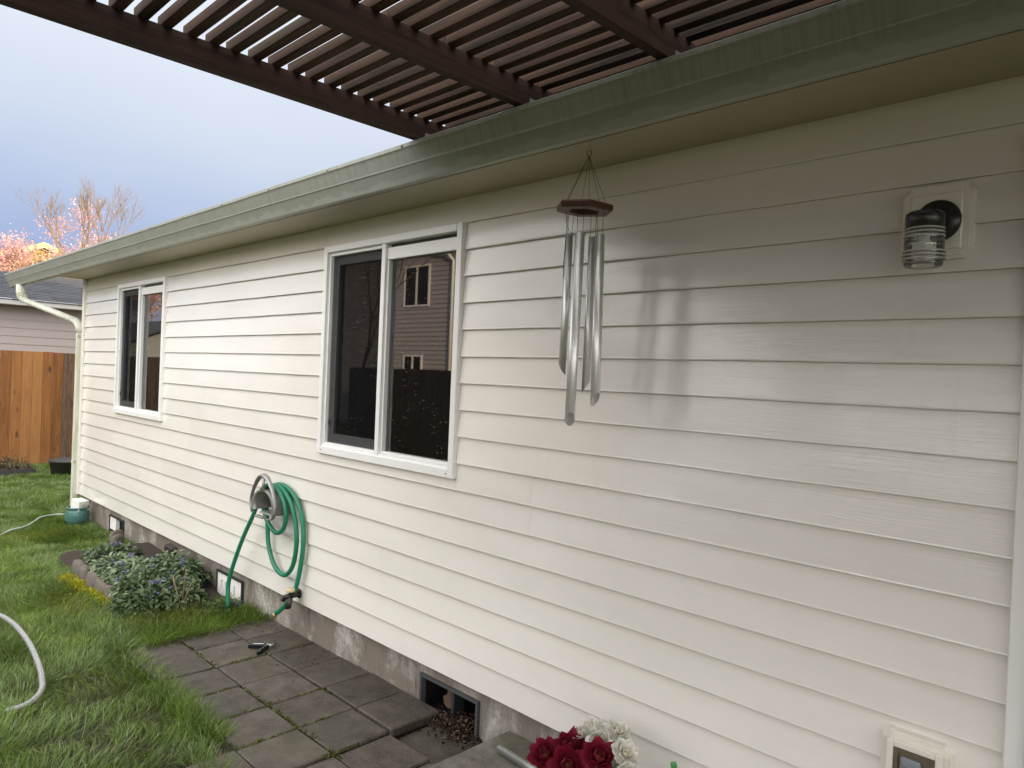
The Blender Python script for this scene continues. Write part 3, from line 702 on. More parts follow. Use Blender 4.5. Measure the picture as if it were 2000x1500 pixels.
# ---- hose hanger
hx = 4.470
hang = thing('hose_hanger', (hx,-.014,.60), 'grey cast aluminium hose hanger with arched front on the siding', 'hose hanger')
yf = -.150
arch = [(-.135,.010),(-.152,.045),(-.158,.085),(-.148,.125),(-.122,.170),(-.085,.215),(-.045,.247),(0,.258),(.045,.247),(.085,.215),(.122,.170),(.148,.125),(.158,.085),(.152,.045),(.135,.010),(.10,-.004),(.055,-.008)]
z00 = .505
b = MB(); b.ring_tube([(hx+x,yf,z00+z) for x, z in arch],[.012,.012,.012,.012,.013,.016,.020,.022,.020,.016,.013,.012,.012,.012,.012,.011,.009],8,aspect=.6,up=(0,1,0)); b.build('front_arch', MT['cast'], hang)
b = MB(); b.ring_tube([(hx,yf,z00+.245),(hx,yf,z00+.205),(hx,yf,z00+.165)],[.012,.008,.016],8); b.build('strut', MT['cast'], hang)
drum = [(-.118,.030),(-.128,.060),(-.122,.095),(-.100,.128),(-.066,.152),(-.030,.164),(0,.166),(.030,.164),(.066,.152),(.100,.128),(.122,.095),(.128,.060),(.118,.030)]
b = MB(); rr = []
for y in (yf-.004,yf+.02,-.014):
    rr.append([b.bm.verts.new((hx+x*(1.14 if y < yf else 1),y,z00+z)) for x, z in drum]); rr.append([b.bm.verts.new((hx+x*.95,y,z00+.03+(z-.03)*.94)) for x, z in drum])
for i in (0,2):
    for s, (A, B) in enumerate(((rr[i],rr[i+2]),(rr[i+1],rr[i+3]))):
        for k in range(len(drum)-1):
            f = b.bm.faces.new((A[k],A[k+1],B[k+1],B[k])); f.smooth = True
for A, B in ((rr[0],rr[1]),(rr[4],rr[5])):
    for k in range(len(drum)-1): b.bm.faces.new((A[k],A[k+1],B[k+1],B[k]))
b.build('drum', MT['cast'], hang)
b = MB(); b.box(hx-.045,hx+.115,yf,-.016,z00+.018,z00+.028,.003); b.box(hx-.05,hx+.05,yf-.03,yf,z00-.004,z00+.008,.003); b.box(hx-.11,hx+.11,-.022,-.012,z00+.03,z00+.15); b.build('floor_plate', MT['cast'], hang)
# ---- green hose on the hanger
def smooth_path(pts, n=8):
    pts = [Vector(p) for p in pts]; o = []
    P = [pts[0]*2-pts[1]]+pts+[pts[-1]*2-pts[-2]]
    for i in range(1, len(P)-2):
        for k in range(n):
            t = k/n; a,b2,c2,d = P[i-1],P[i],P[i+1],P[i+2]
            o.append(.5*((2*b2)+(c2-a)*t+(2*a-5*b2+4*c2-d)*t*t+(3*b2-a-3*c2+d)*t**3))
    o.append(pts[-1]); return o
gh = thing('garden_hose', (4.0,-.10,GZ), 'green garden hose looped over the aluminium hanger', 'hose')
hp = [(3.985,-.125,-.235),(3.965,-.12,-.14),(3.955,-.115,-.03),(4.01,-.112,.10),(4.13,-.11,.30),(4.255,-.105,.475),(4.300,-.10,.565),(4.325,-.098,.632),(4.40,-.096,.686),(4.49,-.094,.694),(4.57,-.094,.668),(4.635,-.092,.60),(4.655,-.09,.52),(4.62,-.088,.445),(4.535,-.086,.408),(4.44,-.082,.435),(4.365,-.078,.49),(4.322,-.076,.58),(4.365,-.074,.668),(4.49,-.072,.694),(4.585,-.070,.672),(4.68,-.068,.60),(4.735,-.066,.48),(4.745,-.064,.36),(4.705,-.062,.23),(4.605,-.060,.155),(4.47,-.056,.185),(4.375,-.053,.30),(4.345,-.050,.43),(4.318,-.048,.56),(4.345,-.046,.652),(4.46,-.044,.698),(4.57,-.042,.690),(4.68,-.040,.635),(4.755,-.038,.53),(4.785,-.040,.40),(4.775,-.046,.25),(4.735,-.056,.09),(4.64,-.075,-.03),(4.555,-.085,-.095)]
MB().ring_tube(smooth_path(hp,7),.0142,10).build('hose_tube', MT['hose_green'], gh)
MB().ring_tube([(4.562,-.084,-.088),(4.543,-.087,-.112)],.0150,12).build('brass_end', MT['brass'], gh)
# ---- hose bib
vx = 4.745
val = thing('hose_bib', (vx,-.014,.06), 'black hose bib with cream knob at the bottom of the siding', 'faucet')
b = MB(); b.ring_tube([(vx-.035,-.012,.06),(vx-.02,-.05,.062),(vx-.002,-.088,.066)],.019,10); b.lathe([(.030,.013),(.030,.019),(.018,.022)],(vx-.035,0,.06),16,'y',cap0=True); b.ring_tube([(vx,-.085,.066),(vx-.03,-.105,.055),(vx-.045,-.115,.03)],[.017,.016,.013],10); b.ring_tube([(vx+.02,-.10,.06),(vx+.03,-.11,.03),(vx+.028,-.11,.005)],[.014,.013,.012],10); b.ring_tube([(vx-.005,-.10,.05),(vx-.005,-.105,-.01)],[.012,.014],10); b.build('valve_body', MT['valve_black'], val)
MB().lathe([(.001,.090),(.026,.090),(.028,.094),(.028,.104),(.024,.109),(.001,.110)],(vx-.005,-.088,0),20).build('knob', MT['knob_cream'], val)
MB().lathe([(.010,.07),(.010,.091)],(vx-.005,-.088,0),10).build('stem', MT['valve_black'], val)

# ================================================================== AROUND THE FOUNDATION
# ---- glazed pot and the foam block in it
px, py = .42, -.115
pot = thing('flower_pot', (px,py,GZ), 'squat teal glazed pot with dimpled bands by the downspout', 'pot')
pp = [(.001,0),(.066,0),(.082,.010),(.101,.045),(.108,.085),(.105,.120),(.095,.148),(.090,.158),(.094,.166),(.104,.172),(.107,.178),(.104,.183),(.092,.184),(.087,.178),(.085,.160),(.094,.12),(.088,.06),(.001,.045)]
MB().lathe([(r,z) for r, z in pp],(px,py,GZ),36).build('body', MT['pot'], pot)
dm = MB(); dm.lathe([(.001,.006),(.0045,.004),(.0055,0)],(0,0,0),6,'x'); dm = dm.mesh('stud'); dm.materials.append(MT['pot'])
for (z,r,nn,ph) in ((.130,.1015,26,0),(.085,.1075,30,.1),(.052,.1025,28,.05),(.108,.1065,30,.0)):
    for k in range(nn):
        a = 2*math.pi*k/nn+ph; mesh_obj('stud', dm, None, pot, (px+r*math.cos(a),py+r*math.sin(a),GZ+z), (0,0,a))
fb = MB(); M = Matrix.Translation((px+.015,py+.005,GZ+.125)) @ Matrix.Rotation(.35,4,'Z') @ Matrix.Rotation(R(9),4,'Y')
fb.box(-.062,.062,-.052,.052,-.075,.135,.004,M); tag(fb.build('foam_block', MT['foam']), 'dirty white foam block stuck in the teal pot', 'foam block')
# ---- foam plugs in the vents
def foam_plug(x0,x1,y,z0,z1,label,slots):
    b = MB(); zs = sorted(slots)
    xs = [x0]+[v for s in zs for v in s]+[x1]
    for i in range(0,len(xs)-1):
        if i % 2 == 0: b.box(xs[i],xs[i+1],y,y+.05,z0,z1)
        else: b.box(xs[i],xs[i+1],y+.02,y+.05,z0,z1); b.box(xs[i],xs[i+1],y,y+.02,z0,z0+.035); b.box(xs[i],xs[i+1],y,y+.02,z1-.05,z1)
    tag(b.build('foam_vent_plug', MT['foam']), label, 'foam plug')
foam_plug(3.476,3.871,.020,-.243,-.080,'slotted white foam plug filling the foundation vent behind the hose',[(3.535,3.56),(3.60,3.625),(3.74,3.765)])
foam_plug(1.000,1.172,.020,-.200,-.080,'white foam plug half filling the foundation vent nearest the teal pot',[])
# ---- mulch spilling from the open vent + dead leaf
def chunks(n, cx, cy, sx_, sy_, z, s0, s1, cols, seed, zfun=None):
    r = np.random.default_rng(seed)
    base = np.array([[-1,-1,-1],[1,-1,-1],[1,1,-1],[-1,1,-1],[-1,-1,1],[1,-1,1],[1,1,1],[-1,1,1]],float)*.5
    fq = np.array([[0,3,2,1],[4,5,6,7],[0,1,5,4],[1,2,6,5],[2,3,7,6],[3,0,4,7]])
    V, Fc, Cc = [], [], []
    for i in range(n):
        s = r.uniform(s0,s1,3)*np.array([1,.6,.45]); p = base*s*r.uniform(.7,1.2,(8,1))
        a = r.uniform(0,6.3); e = r.uniform(-.6,.6)
        Rz = np.array([[math.cos(a),-math.sin(a),0],[math.sin(a),math.cos(a),0],[0,0,1]]); Rx = np.array([[1,0,0],[0,math.cos(e),-math.sin(e)],[0,math.sin(e),math.cos(e)]])
        x, y = cx+r.normal()*sx_, cy+r.normal()*sy_
        zz = (zfun(x,y) if zfun else z)
        V.append(p@Rx.T@Rz.T+np.array([x,y,zz])); Fc.append(fq+8*i); c = np.array(cols[r.integers(len(cols))])*r.uniform(.6,1.3); Cc.append(np.tile(c,(8,1)))
    return np.concatenate(V), np.concatenate(Fc), np.concatenate(Cc)
def mulch_z(x,y): 
    return -.244+.030*max(0,1-abs(x-6.13)/.2)*max(0,1-abs(y-.07)/.22)+random.uniform(0,.022)
V, Fc, Cc = chunks(620, 6.16,.02,.085,.055,-.24,.006,.018,[(.035,.022,.016),(.06,.036,.024),(.022,.015,.012),(.13,.09,.065)],3,mulch_z)
tag(mesh_obj('mulch', np_mesh('mulch',V,Fc,Cc), MT['debris']), 'dark bark mulch spilling out of the open foundation vent', 'mulch', kind='stuff')
b = MB(); lf = [(-.03,0),(-.045,.03),(-.028,.045),(-.035,.075),(-.012,.07),(0,.10),(.014,.068),(.034,.072),(.028,.044),(.045,.026),(.03,0),(0,-.012)]
b.prism(lf,-.0008,.0008); tag(b.build('dead_leaf', plain('dead_leaf',(.11,.06,.042),.8,var=.3,scale=30), None, (6.035,.075,-.195), (R(-14),R(12),R(15))), 'dry brown leaf standing inside the open foundation vent', 'leaf')
# ---- multitool
mtx = thing('multitool', (4.78,-.25,-.208), 'folding multitool plier lying open on the pavers', 'multitool')
def bar(b, p, q, w, h, z0, t=.0015):
    p, q = Vector(p), Vector(q); d = q-p; L = d.length; a = math.atan2(d.y,d.x)
    b.box(0,L,-w/2,w/2,0,h,.0025,Matrix.Translation((p.x,p.y,z0)) @ Matrix.Rotation(a,4,'Z'))
z0 = -.2045
piv = Vector((4.772,-.238))
for (e) in ((4.700,-.322),(4.838,-.330)):
    b = MB(); bar(b,(e[0],e[1],0),(piv.x,piv.y,0),.021,.021,z0); h = b.build('handle', MT['tool_handle'], mtx)
    e2 = Vector((e[0],e[1])); d = (piv-e2).normalized(); nrm = Vector((-d.y,d.x)); b = MB(); c0 = e2.lerp(piv,.25)+nrm*.0; c1 = e2.lerp(piv,.8)
    bar(b,(c0.x,c0.y,0),(c1.x,c1.y,0),.006,.003,z0+.0215); b.build('blade_spine', MT['tool_steel'], h)
for s in (-1,1):
    tip = Vector((4.752+s*.012,-.168+s*.004)); b = MB(); b.ring_tube([(piv.x+s*.004,piv.y,z0+.012),(piv.x+s*.006,piv.y+.03,z0+.012),(tip.x,tip.y,z0+.011)],[.007,.0065,.002],6); b.build('jaw', MT['tool_steel'], mtx)
MB().lathe([(.001,z0+.024),(.006,z0+.024),(.007,z0+.021),(.007,z0)],(piv.x,piv.y,0),12).build('pivot', MT['tool_steel'], mtx)
# ---- fallen chime tube on the pad
b = MB(); p, q = Vector((6.615,-.150,-.1030)), Vector((7.26,-.185,-.1030)); n = 24; rr = []
for (t, r) in ((0,.0148),(0,.0165),(1,.0165),(1,.0148)):
    c0 = p.lerp(q,t); rr.append([b.bm.verts.new(c0+Vector((.0,math.cos(2*math.pi*k/n)*r,math.sin(2*math.pi*k/n)*r))) for k in range(n)])
for A, B in zip(rr, rr[1:]+rr[:1]):
    for k in range(n): f = b.bm.faces.new((A[k],A[(k+1)%n],B[(k+1)%n],B[k])); f.smooth = True
tag(b.build('loose_tube', MT['chime_x']), 'loose silver tube lying on the concrete pad beside the flowers', 'metal tube')
# ---- silk flowers in a planter
bou = thing('flower_bouquet', (7.17,-.29,-.12), 'bunch of crimson and white silk flowers standing on the concrete pad', 'flowers')
MB().lathe([(.001,-.12),(.075,-.12),(.10,-.01),(.106,-.005),(.100,.0),(.092,-.01),(.001,-.012)],(7.17,-.29,0),24).build('planter', MT['nursery_pot'], bou)
def petal_mesh(name, L, W, cup, c_in, c_out, notch=0.0):
    nu, nv = 5, 5; V, Cc = [], []
    for i in range(nu+1):
        t = i/nu; w = W*math.sin(math.pi*min(1,.12+.80*t**.8))**.75*(1 if t < 1 else .45)
        for j in range(nv):
            s = (j/(nv-1)-.5)*2
            ll = L*t*(1-notch*abs(s)**1.5*.5) if t > .7 else L*t
            V.append((ll*math.cos(cup*t), w*s*.5, ll*math.sin(cup*t)*.9+.22*W*(s*s)*t+.004*math.sin(9*t+4*s))); k = t
            e = .85+.3*abs(s)
            Cc.append([(c_in[q]*(1-k)+c_out[q]*k)*e for q in range(3)])
    Fq = [[i*nv+j,i*nv+j+1,(i+1)*nv+j+1,(i+1)*nv+j] for i in range(nu) for j in range(nv-1)]
    me = np_mesh(name, V, Fq, Cc, True); me.materials.append(MT['petal']); return me
red = [petal_mesh('petal',.060,.046,.55,(.10,.004,.014),(.235,.012,.035)),petal_mesh('petal',.050,.040,.95,(.085,.003,.012),(.19,.008,.026)),petal_mesh('petal',.036,.030,1.25,(.12,.005,.018),(.27,.03,.05))]
wht = [petal_mesh('petal',.052,.044,.5,(.62,.62,.50),(.78,.77,.72),.1),petal_mesh('petal',.044,.036,.9,(.60,.60,.46),(.80,.79,.74),.1),petal_mesh('petal',.030,.020,1.2,(.62,.58,.42),(.80,.78,.70),.1)]
cen = MB(); cen.lathe([(.001,.014),(.008,.012),(.010,.004),(.006,-.008)],(0,0,0),8); cen = cen.mesh('blossom'); cen.materials.append(plain('flower_heart',(.22,.10,.03),.7))
cenw = MB(); cenw.lathe([(.001,.014),(.008,.012),(.010,.004),(.006,-.008)],(0,0,0),8); cenw = cenw.mesh('blossom'); cenw.materials.append(plain('flower_heart_pale',(.55,.48,.25),.7))
def blossom(center, toward, kind, size, counts, seed):
    r = random.Random(seed); z = Vector(toward).normalized(); q = z.to_track_quat('Z','Y')
    mesh = cen if kind is red else cenw
    o = bpy.data.objects.new('blossom', mesh); o.location = center; o.rotation_mode = 'QUATERNION'; o.rotation_quaternion = q; o.scale = (size,)*3; put(o, bou)
    tag(o, 'crimson silk blossom' if kind is red else 'white silk blossom')
    for ring, nn in enumerate(counts):
        for k in range(nn):
            a = 2*math.pi*(k+.5*(ring%2))/nn+r.uniform(-.15,.15); tilt = r.uniform(-.18,.12)-(.0 if ring else .12)
            Mx = Matrix.Translation((0,0,.004*ring)) @ Matrix.Rotation(a,4,'Z') @ Matrix.Rotation(-tilt,4,'Y') @ Matrix.Scale(r.uniform(.88,1.1),4)
            p = bpy.data.objects.new('petal', kind[ring]); COL.objects.link(p); p.parent = o; p.matrix_basis = Mx
cv = Vector((8.70,-2.28,1.437))
def tw(c, mixv=(0,0,1), f=.5): d = (cv-Vector(c)).normalized(); return d*f+Vector(mixv)*(1-f)
RB = [((7.015,-.31,.080),(-.5,-.3,.6)),((7.128,-.33,.098),(0,-.1,.3)),((7.245,-.31,.165),(.3,-.1,.8)),((7.062,-.35,.008),(-.5,-.5,.2)),((7.195,-.34,.055),(.4,-.4,.1)),((7.080,-.26,.118),(-.3,.2,1))]
for i, (c, d) in enumerate(RB): blossom(c, tw(c,d,.55), red, 1.28 if i == 1 else 1.12, (8,7,5), i)
WB = [((7.155,-.225,.200),(-.3,0,1),.95),((7.196,-.24,.188),(.1,-.4,.9),.75),((7.252,-.215,.222),(.3,0,1),.95),((7.318,-.265,.192),(.6,-.1,.8),1.0),((7.352,-.285,.150),(.5,-.6,.4),.9),((7.262,-.33,.108),(.1,-.8,.2),.8),((7.10,-.205,.158),(-.5,.1,.5),.85)]
for i, (c, d, s) in enumerate(WB): blossom(c, tw(c,d,.3), wht, s, (7,6,5), 50+i)
for i, (c, *_) in enumerate(RB+WB):
    MB().ring_tube([(7.17+.02*math.cos(i),-.29+.02*math.sin(i),-.02),((7.17+c[0])/2,(-.29+c[1])/2,c[2]*.4+.01),(c[0],c[1],c[2]-.004)],.003,5).build('stem', MT['green_plastic'], bou)
gl_m = petal_mesh('leaf',.06,.036,.5,(.035,.10,.02),(.06,.17,.04))
for i, (p, a, t) in enumerate((((7.225,-.33,.10),-.6,.2),((7.235,-.31,.08),.3,.4),((7.29,-.27,.10),.2,.6),((7.12,-.24,.08),2.4,.7),((7.03,-.30,.03),3.4,.5))):
    mesh_obj('leaf', gl_m, None, bou, p, (0,-t,a))
b = MB(); p, q = Vector((7.524,-.30,.262)), Vector((7.60,-.30,-.12)); d = (q-p).normalized(); pts = []; rs = []
for k in range(40):
    pts.append(p+d*(k*.0099)); rs.append(.0105 if k % 2 else .0088)
b.ring_tube(pts, rs, 12); tag(b.build('plastic_stake', MT['green_plastic']), 'ribbed green plastic stake leaning behind the silk flowers', 'stake')
# ---- hoses on the lawn
tag(MB().ring_tube(smooth_path([(.12,-.16,-.19),(.02,-.22,-.205),(.11,-.365,-.20),(.33,-.48,-.20),(.494,-.589,-.205),(.573,-.715,-.21),(.712,-.82,-.215),(.95,-1.02,-.215),(1.3,-1.5,-.22),(1.2,-2.1,-.22)],6),.0095,8).build('lawn_hose', MT['pale_hose']), 'pale green thin hose running across the lawn to the teal pot', 'hose')
tag(MB().ring_tube(smooth_path([(2.6,-1.75,-.21),(2.95,-1.42,-.19),(3.30,-1.31,-.165),(3.60,-1.268,-.155),(3.99,-1.268,-.155),(4.34,-1.292,-.17),(4.53,-1.318,-.185),(4.62,-1.342,-.198),(4.69,-1.40,-.215),(4.68,-1.50,-.235)],7),.0145,10).build('clear_hose', MT['clear_hose']), 'thick clear braided hose arching out of the grass', 'hose')
# ---- flower bed
bx, by = np.meshgrid(np.linspace(1.85,4.1,46), np.linspace(-.66,.03,18), indexing='ij')
e = np.minimum(1,np.minimum((by+.66)/.10,np.minimum((bx-1.85)/.12,(4.05-bx)/.45)))
bz = GZ-.03+(.13-.08*np.clip((bx-3.0)/.5,0,1))*np.clip(e,0,1)**.6+.03*(vnoise(bx*9,by*9,5)-.5)*np.clip(e,0,1)
ii = np.arange(bx.size).reshape(bx.shape)
bed = mesh_obj('bed_soil', np_mesh('bed_soil', np.stack([bx,by,bz],-1).reshape(-1,3), np.stack([ii[:-1,:-1],ii[1:,:-1],ii[1:,1:],ii[:-1,1:]],-1).reshape(-1,4), smooth=True), MT['soil']); tag(bed, kind='structure')
def rock(name, loc, sc, seed, mat, label, cat, group=None, rz=0, sub=2, rough=.18):
    b = bmesh.new(); bmesh.ops.create_icosphere(b, subdivisions=sub, radius=1); r = random.Random(seed)
    o = (r.uniform(0,50), r.uniform(0,50))
    for v in b.verts:
        n = float(vnoise(np.array(v.co.x*1.7+o[0]+v.co.z), np.array(v.co.y*1.7+o[1]-v.co.z), seed))-.5
        c = v.co; c = Vector([math.copysign(abs(t)**.6, t) for t in c]); v.co = c*(1+rough*2*n)
    for f in b.faces: f.smooth = True
    me = bpy.data.meshes.new(name); b.to_mesh(me); b.free(); me.materials.append(mat)
    o = bpy.data.objects.new(name, me); o.location = loc; o.scale = sc; o.rotation_euler = (r.uniform(-.12,.12),r.uniform(-.12,.12),rz); COL.objects.link(o); return tag(o, label, cat, group)
ES = [((2.42,-.615,-.205),'farthest brown edging stone along the lawn side of the flower bed'),((2.62,-.625,-.205),'second farthest edging stone beside the yellow moss'),((2.83,-.625,-.21),'middle edging stone behind the yellow moss'),((3.04,-.625,-.215),'edging stone behind the near end of the yellow moss'),((3.24,-.615,-.215),'nearest edging stone half hidden by the leafy plants')]
for i, (p, lb) in enumerate(ES): rock('edging_stone', p, (.098,.038,.080), i, MT['stone'], lb, 'stone', 'edging stones along the flower bed', random.uniform(-.12,.12))
for i, (p, lb) in enumerate((((1.52,-.075,-.20),'pale oval edging stone leaning by the half open vent'),((1.66,-.115,-.21),'flat oval edging stone leaning beside the half open vent'))):
    rock('edging_stone', p, (.035,.075,.085), 30+i, MT['stone'], lb, 'stone', 'edging stones along the flower bed', .5)
m = Mat('grey_stone'); v = m.coord(); m.set(color=m.mix(m.noise(v, 12, 7, .7), (.13,.125,.12), (.30,.295,.285)), rough=.85); m.bump(m.noise(v, 40, 5), .5, .005)
rock('flat_stone', (2.06,-.28,-.205), (.13,.11,.045), 44, m.m, 'flat grey stone at the far end of the flower bed', 'stone', None, .3)
b = MB(); b.box(-.05,.05,-.03,.03,-.08,.10,.012, Matrix.Translation((2.86,-.10,-.08)) @ Matrix.Rotation(R(18),4,'Y') @ Matrix.Rotation(R(20),4,'Z'))
tag(b.build('wood_chunk', MT['dark_wood_chunk']), 'dark charred chunk of wood against the foundation in the bed', 'wood')
# leaves
def leaf_cloud(P, D, U, L, W, Cc, droop=.35):
    """P base, D direction, U up (n,3); folded leaves with 4 quads-pairs"""
    n = len(P); S = np.cross(D,U); S /= np.linalg.norm(S,axis=1,keepdims=True)+1e-9
    st = [(0,.12,0),(.3,.85,.02),(.62,1.0,.0),(.86,.6,-.06),(1,.02,-.14)]
    V, K = [], []
    for (t,w,dz) in st:
        mid = P+D*(L*t)[:,None]+U*((dz*droop*2-.04*0)*L)[:,None]
        for s in (-1,0,1):
            V.append(mid+S*(s*w*W*.5)[:,None]+U*((abs(s)*.22*w*W))[:,None]); K.append(Cc*(1.0 if s else 1.12))
    V = np.stack(V,1); K = np.stack(K,1)          # n,15,3
    q = np.array([[r*3+c,r*3+c+1,(r+1)*3+c+1,(r+1)*3+c] for r in range(4) for c in range(2)])
    Fq = (q[None]+np.arange(n)[:,None,None]*15).reshape(-1,4)
    return V.reshape(-1,3), Fq, K.reshape(-1,3)
def unit(v): return v/(np.linalg.norm(v,axis=1,keepdims=True)+1e-9)
def plant(loc, rad, h, nleaf, nflow, pale, label, seed, L0=.06):
    nleaf = int(nleaf*2.0); h *= .86
    r = np.random.default_rng(seed); t = thing('lungwort_plant', loc, label, 'plant', 'plants in the flower bed')
    a = r.uniform(0,2*np.pi,nleaf); q = np.sqrt(r.uniform(0,1,nleaf)); hh = h*(1-q**2.2*.75)*r.uniform(.55,1.05,nleaf)
    P = np.stack([q*rad*np.cos(a),q*rad*np.sin(a),hh],1)+np.array(loc)
    D = unit(np.stack([np.cos(a)+r.normal(0,.6,nleaf),np.sin(a)+r.normal(0,.6,nleaf),r.normal(.25,.5,nleaf)-q*.7],1))
    U = unit(np.stack([r.normal(0,.35,nleaf),r.normal(0,.35,nleaf),np.ones(nleaf)],1)); U = unit(U-D*(U*D).sum(1,keepdims=True))
    L = r.uniform(.6,1.35,nleaf)*L0; W = L*r.uniform(.38,.56,nleaf)
    m_ = np.clip(r.normal(pale,.28,nleaf),0,1)[:,None]
    Cc = (np.array([.055,.10,.03])*(1-m_)+np.array([.25,.32,.19])*m_)*r.uniform(.65,1.2,(nleaf,1))
    V,Fq,K = leaf_cloud(P,D,U,L,W,Cc)
    o = mesh_obj('foliage', np_mesh('foliage',V,Fq,K), MT['leaf'], t); o['kind'] = 'stuff'
    # stems
    b = MB()
    for i in range(0,min(nleaf,60),2):
        b.ring_tube([(loc[0]+(P[i,0]-loc[0])*.25,loc[1]+(P[i,1]-loc[1])*.25,loc[2]-.02),(P[i,0],P[i,1],P[i,2])],.0018,3)
    b.build('stems', plain_once('stem_green',(.10,.12,.05)), t)
    nflow = (nflow+1)//2
    if nflow:
        a = r.uniform(0,2*np.pi,nflow); q = np.sqrt(r.uniform(0,1,nflow)); c0 = np.stack([q*rad*.9*np.cos(a),q*rad*.9*np.sin(a),h*(1-q**2*.65)*r.uniform(.95,1.25,nflow)],1)+np.array(loc)
        k = 7; Pf = np.repeat(c0,k,0)+r.normal(0,.012,(nflow*k,3)); n = len(Pf)
        D = unit(r.normal(0,1,(n,3))); U = unit(np.cross(D,r.normal(0,1,(n,3)))); L = r.uniform(.010,.020,n)
        mm = r.uniform(0,1,(n,1)); Cc = np.array([.12,.13,.42])*(1-mm)+np.array([.24,.16,.42])*mm
        V,Fq,K = leaf_cloud(Pf,D,U,L,L*.9,Cc); o = mesh_obj('blossoms', np_mesh('blossoms',V,Fq,K), MT['petal'], t); o['kind'] = 'stuff'
def plain_once(n, c): return MT.get(n) or plain(n, c, .7)
PL = [((2.35,-.36,-.165),.20,.13,240,16,.30,'low lungwort with blue flowers at the far end of the bed'),
 ((2.72,-.42,-.165),.20,.12,270,6,.72,'pale silvery leaved lungwort beside the edging stones'),
 ((3.02,-.40,-.160),.22,.14,320,6,.78,'silvery leaved lungwort in the middle of the bed'),
 ((3.06,-.16,-.165),.19,.18,280,4,.55,'taller grey-green plant against the foundation'),
 ((3.36,-.44,-.19),.21,.21,330,16,.38,'bushy lungwort with many blue flowers at the near edge of the bed'),
 ((3.30,-.14,-.175),.15,.17,260,8,.32,'green leafy plant growing in front of the plugged vent'),
 ((3.60,-.36,-.215),.21,.20,340,12,.22,'dark green lungwort at the near corner of the bed'),
 ((3.60,-.55,-.225),.17,.17,200,9,.15,'small dark lungwort with deep blue flowers hanging over the lawn'),
 ((3.92,-.13,-.245),.15,.075,150,3,.12,'sparse dark leaved plant where the green hose enters the bed')]
for i, (p, rd, h, nl, nf, pale, lb) in enumerate(PL): plant(p, rd, h, nl, nf, pale, lb, 100+i, .043 if i not in (1,2) else .038)
b = MB()
for (p,q,s) in (((3.80,-.36,-.2),(3.74,-.40,.0),(3.72,-.38,.02)),((3.80,-.36,-.2),(3.84,-.32,-.03),(3.86,-.30,-.0)),((3.80,-.36,-.2),(3.79,-.34,.03),(3.80,-.34,.06))): b.ring_tube([p,q,s],[.005,.004,.002],5)
tag(b.build('dry_stems', plain_once('dry_stem',(.28,.20,.13))), 'bare tan stalks sticking up from the flower bed', 'stems')
# moss: yellow-green cushion beside the stones
r = np.random.default_rng(77); n = 5200
t_ = r.uniform(0,1,n); mx_ = 2.46+t_*.86+r.normal(0,.03,n); my_ = -.70+.045*t_+r.normal(0,.030+.012*np.sin(t_*25),n)
mz_ = GZ+.004+.026*np.clip(1-((my_+.70-.045*t_)/.075)**2,0,1)*(.5+vnoise(mx_*12,my_*12,2))
D = unit(np.stack([r.normal(0,1,n),r.normal(0,1,n),r.uniform(.3,1.2,n)],1)); U = unit(np.cross(D,r.normal(0,1,(n,3)))); L = r.uniform(.012,.026,n)
V,Fq,K = leaf_cloud(np.stack([mx_,my_,mz_],1),D,U,L,L*.5,np.array([.42,.40,.03])*r.uniform(.6,1.15,(n,1)))
tag(mesh_obj('moss', np_mesh('moss',V,Fq,K), MT['leaf']), 'bright yellow-green moss along the edging stones', 'moss', kind='stuff')
# moss and weeds in paver joints
n = 5200; seg = r.integers(0,40,n)
xj = 4.395-.149+.2975*r.integers(1,9,n); yj = -.117+.149-.2985*r.integers(1,5,n); f = r.uniform(0,1,n) < .5
X0 = np.where(f, xj+r.normal(0,.006,n), r.uniform(4.3,6.45,n)); Y0 = np.where(f, r.uniform(-1.2,-.0,n), yj+r.normal(0,.006,n))
w_ = vnoise(X0*4,Y0*4,9)*.75+.25*vnoise(X0*13,Y0*13,4); keep = (w_ > .60-.10*np.clip((X0-5.2)/1.2,0,1))
X0, Y0 = X0[keep], Y0[keep]; n = len(X0); D = unit(np.stack([r.normal(0,1,n),r.normal(0,1,n),r.uniform(.3,1.3,n)],1)); U = unit(np.cross(D,r.normal(0,1,(n,3)))); L = r.uniform(.008,.020,n)
mm = r.uniform(0,1,(n,1)); V,Fq,K = leaf_cloud(np.stack([X0,Y0,np.full(n,-.217)],1),D,U,L,L*.45,(np.array([.14,.15,.02])*(1-mm)+np.array([.055,.085,.02])*mm))
tag(mesh_obj('joint_moss', np_mesh('joint_moss',V,Fq,K), MT['leaf']), 'green moss growing in the paver joints', 'moss', kind='stuff')
V, Fc, Cc = chunks(260, 5.2,-.05,.75,.14,-.209,.003,.011,[(.05,.035,.025),(.09,.06,.04),(.14,.11,.08)],8,lambda x,y: -.207)
ok_ = (V[:,1].reshape(-1,8).max(1) < .028)&(V[:,0].reshape(-1,8).max(1) < 6.0)&(V[:,0].reshape(-1,8).min(1) > 4.3); V = V.reshape(-1,8,3)[ok_]; n = len(V)
tag(mesh_obj('litter', np_mesh('litter',V.reshape(-1,3),Fc[:6*n],Cc.reshape(-1,8,3)[ok_].reshape(-1,3)), MT['debris']), 'specks of dirt and debris scattered on the pavers', 'debris', kind='stuff')

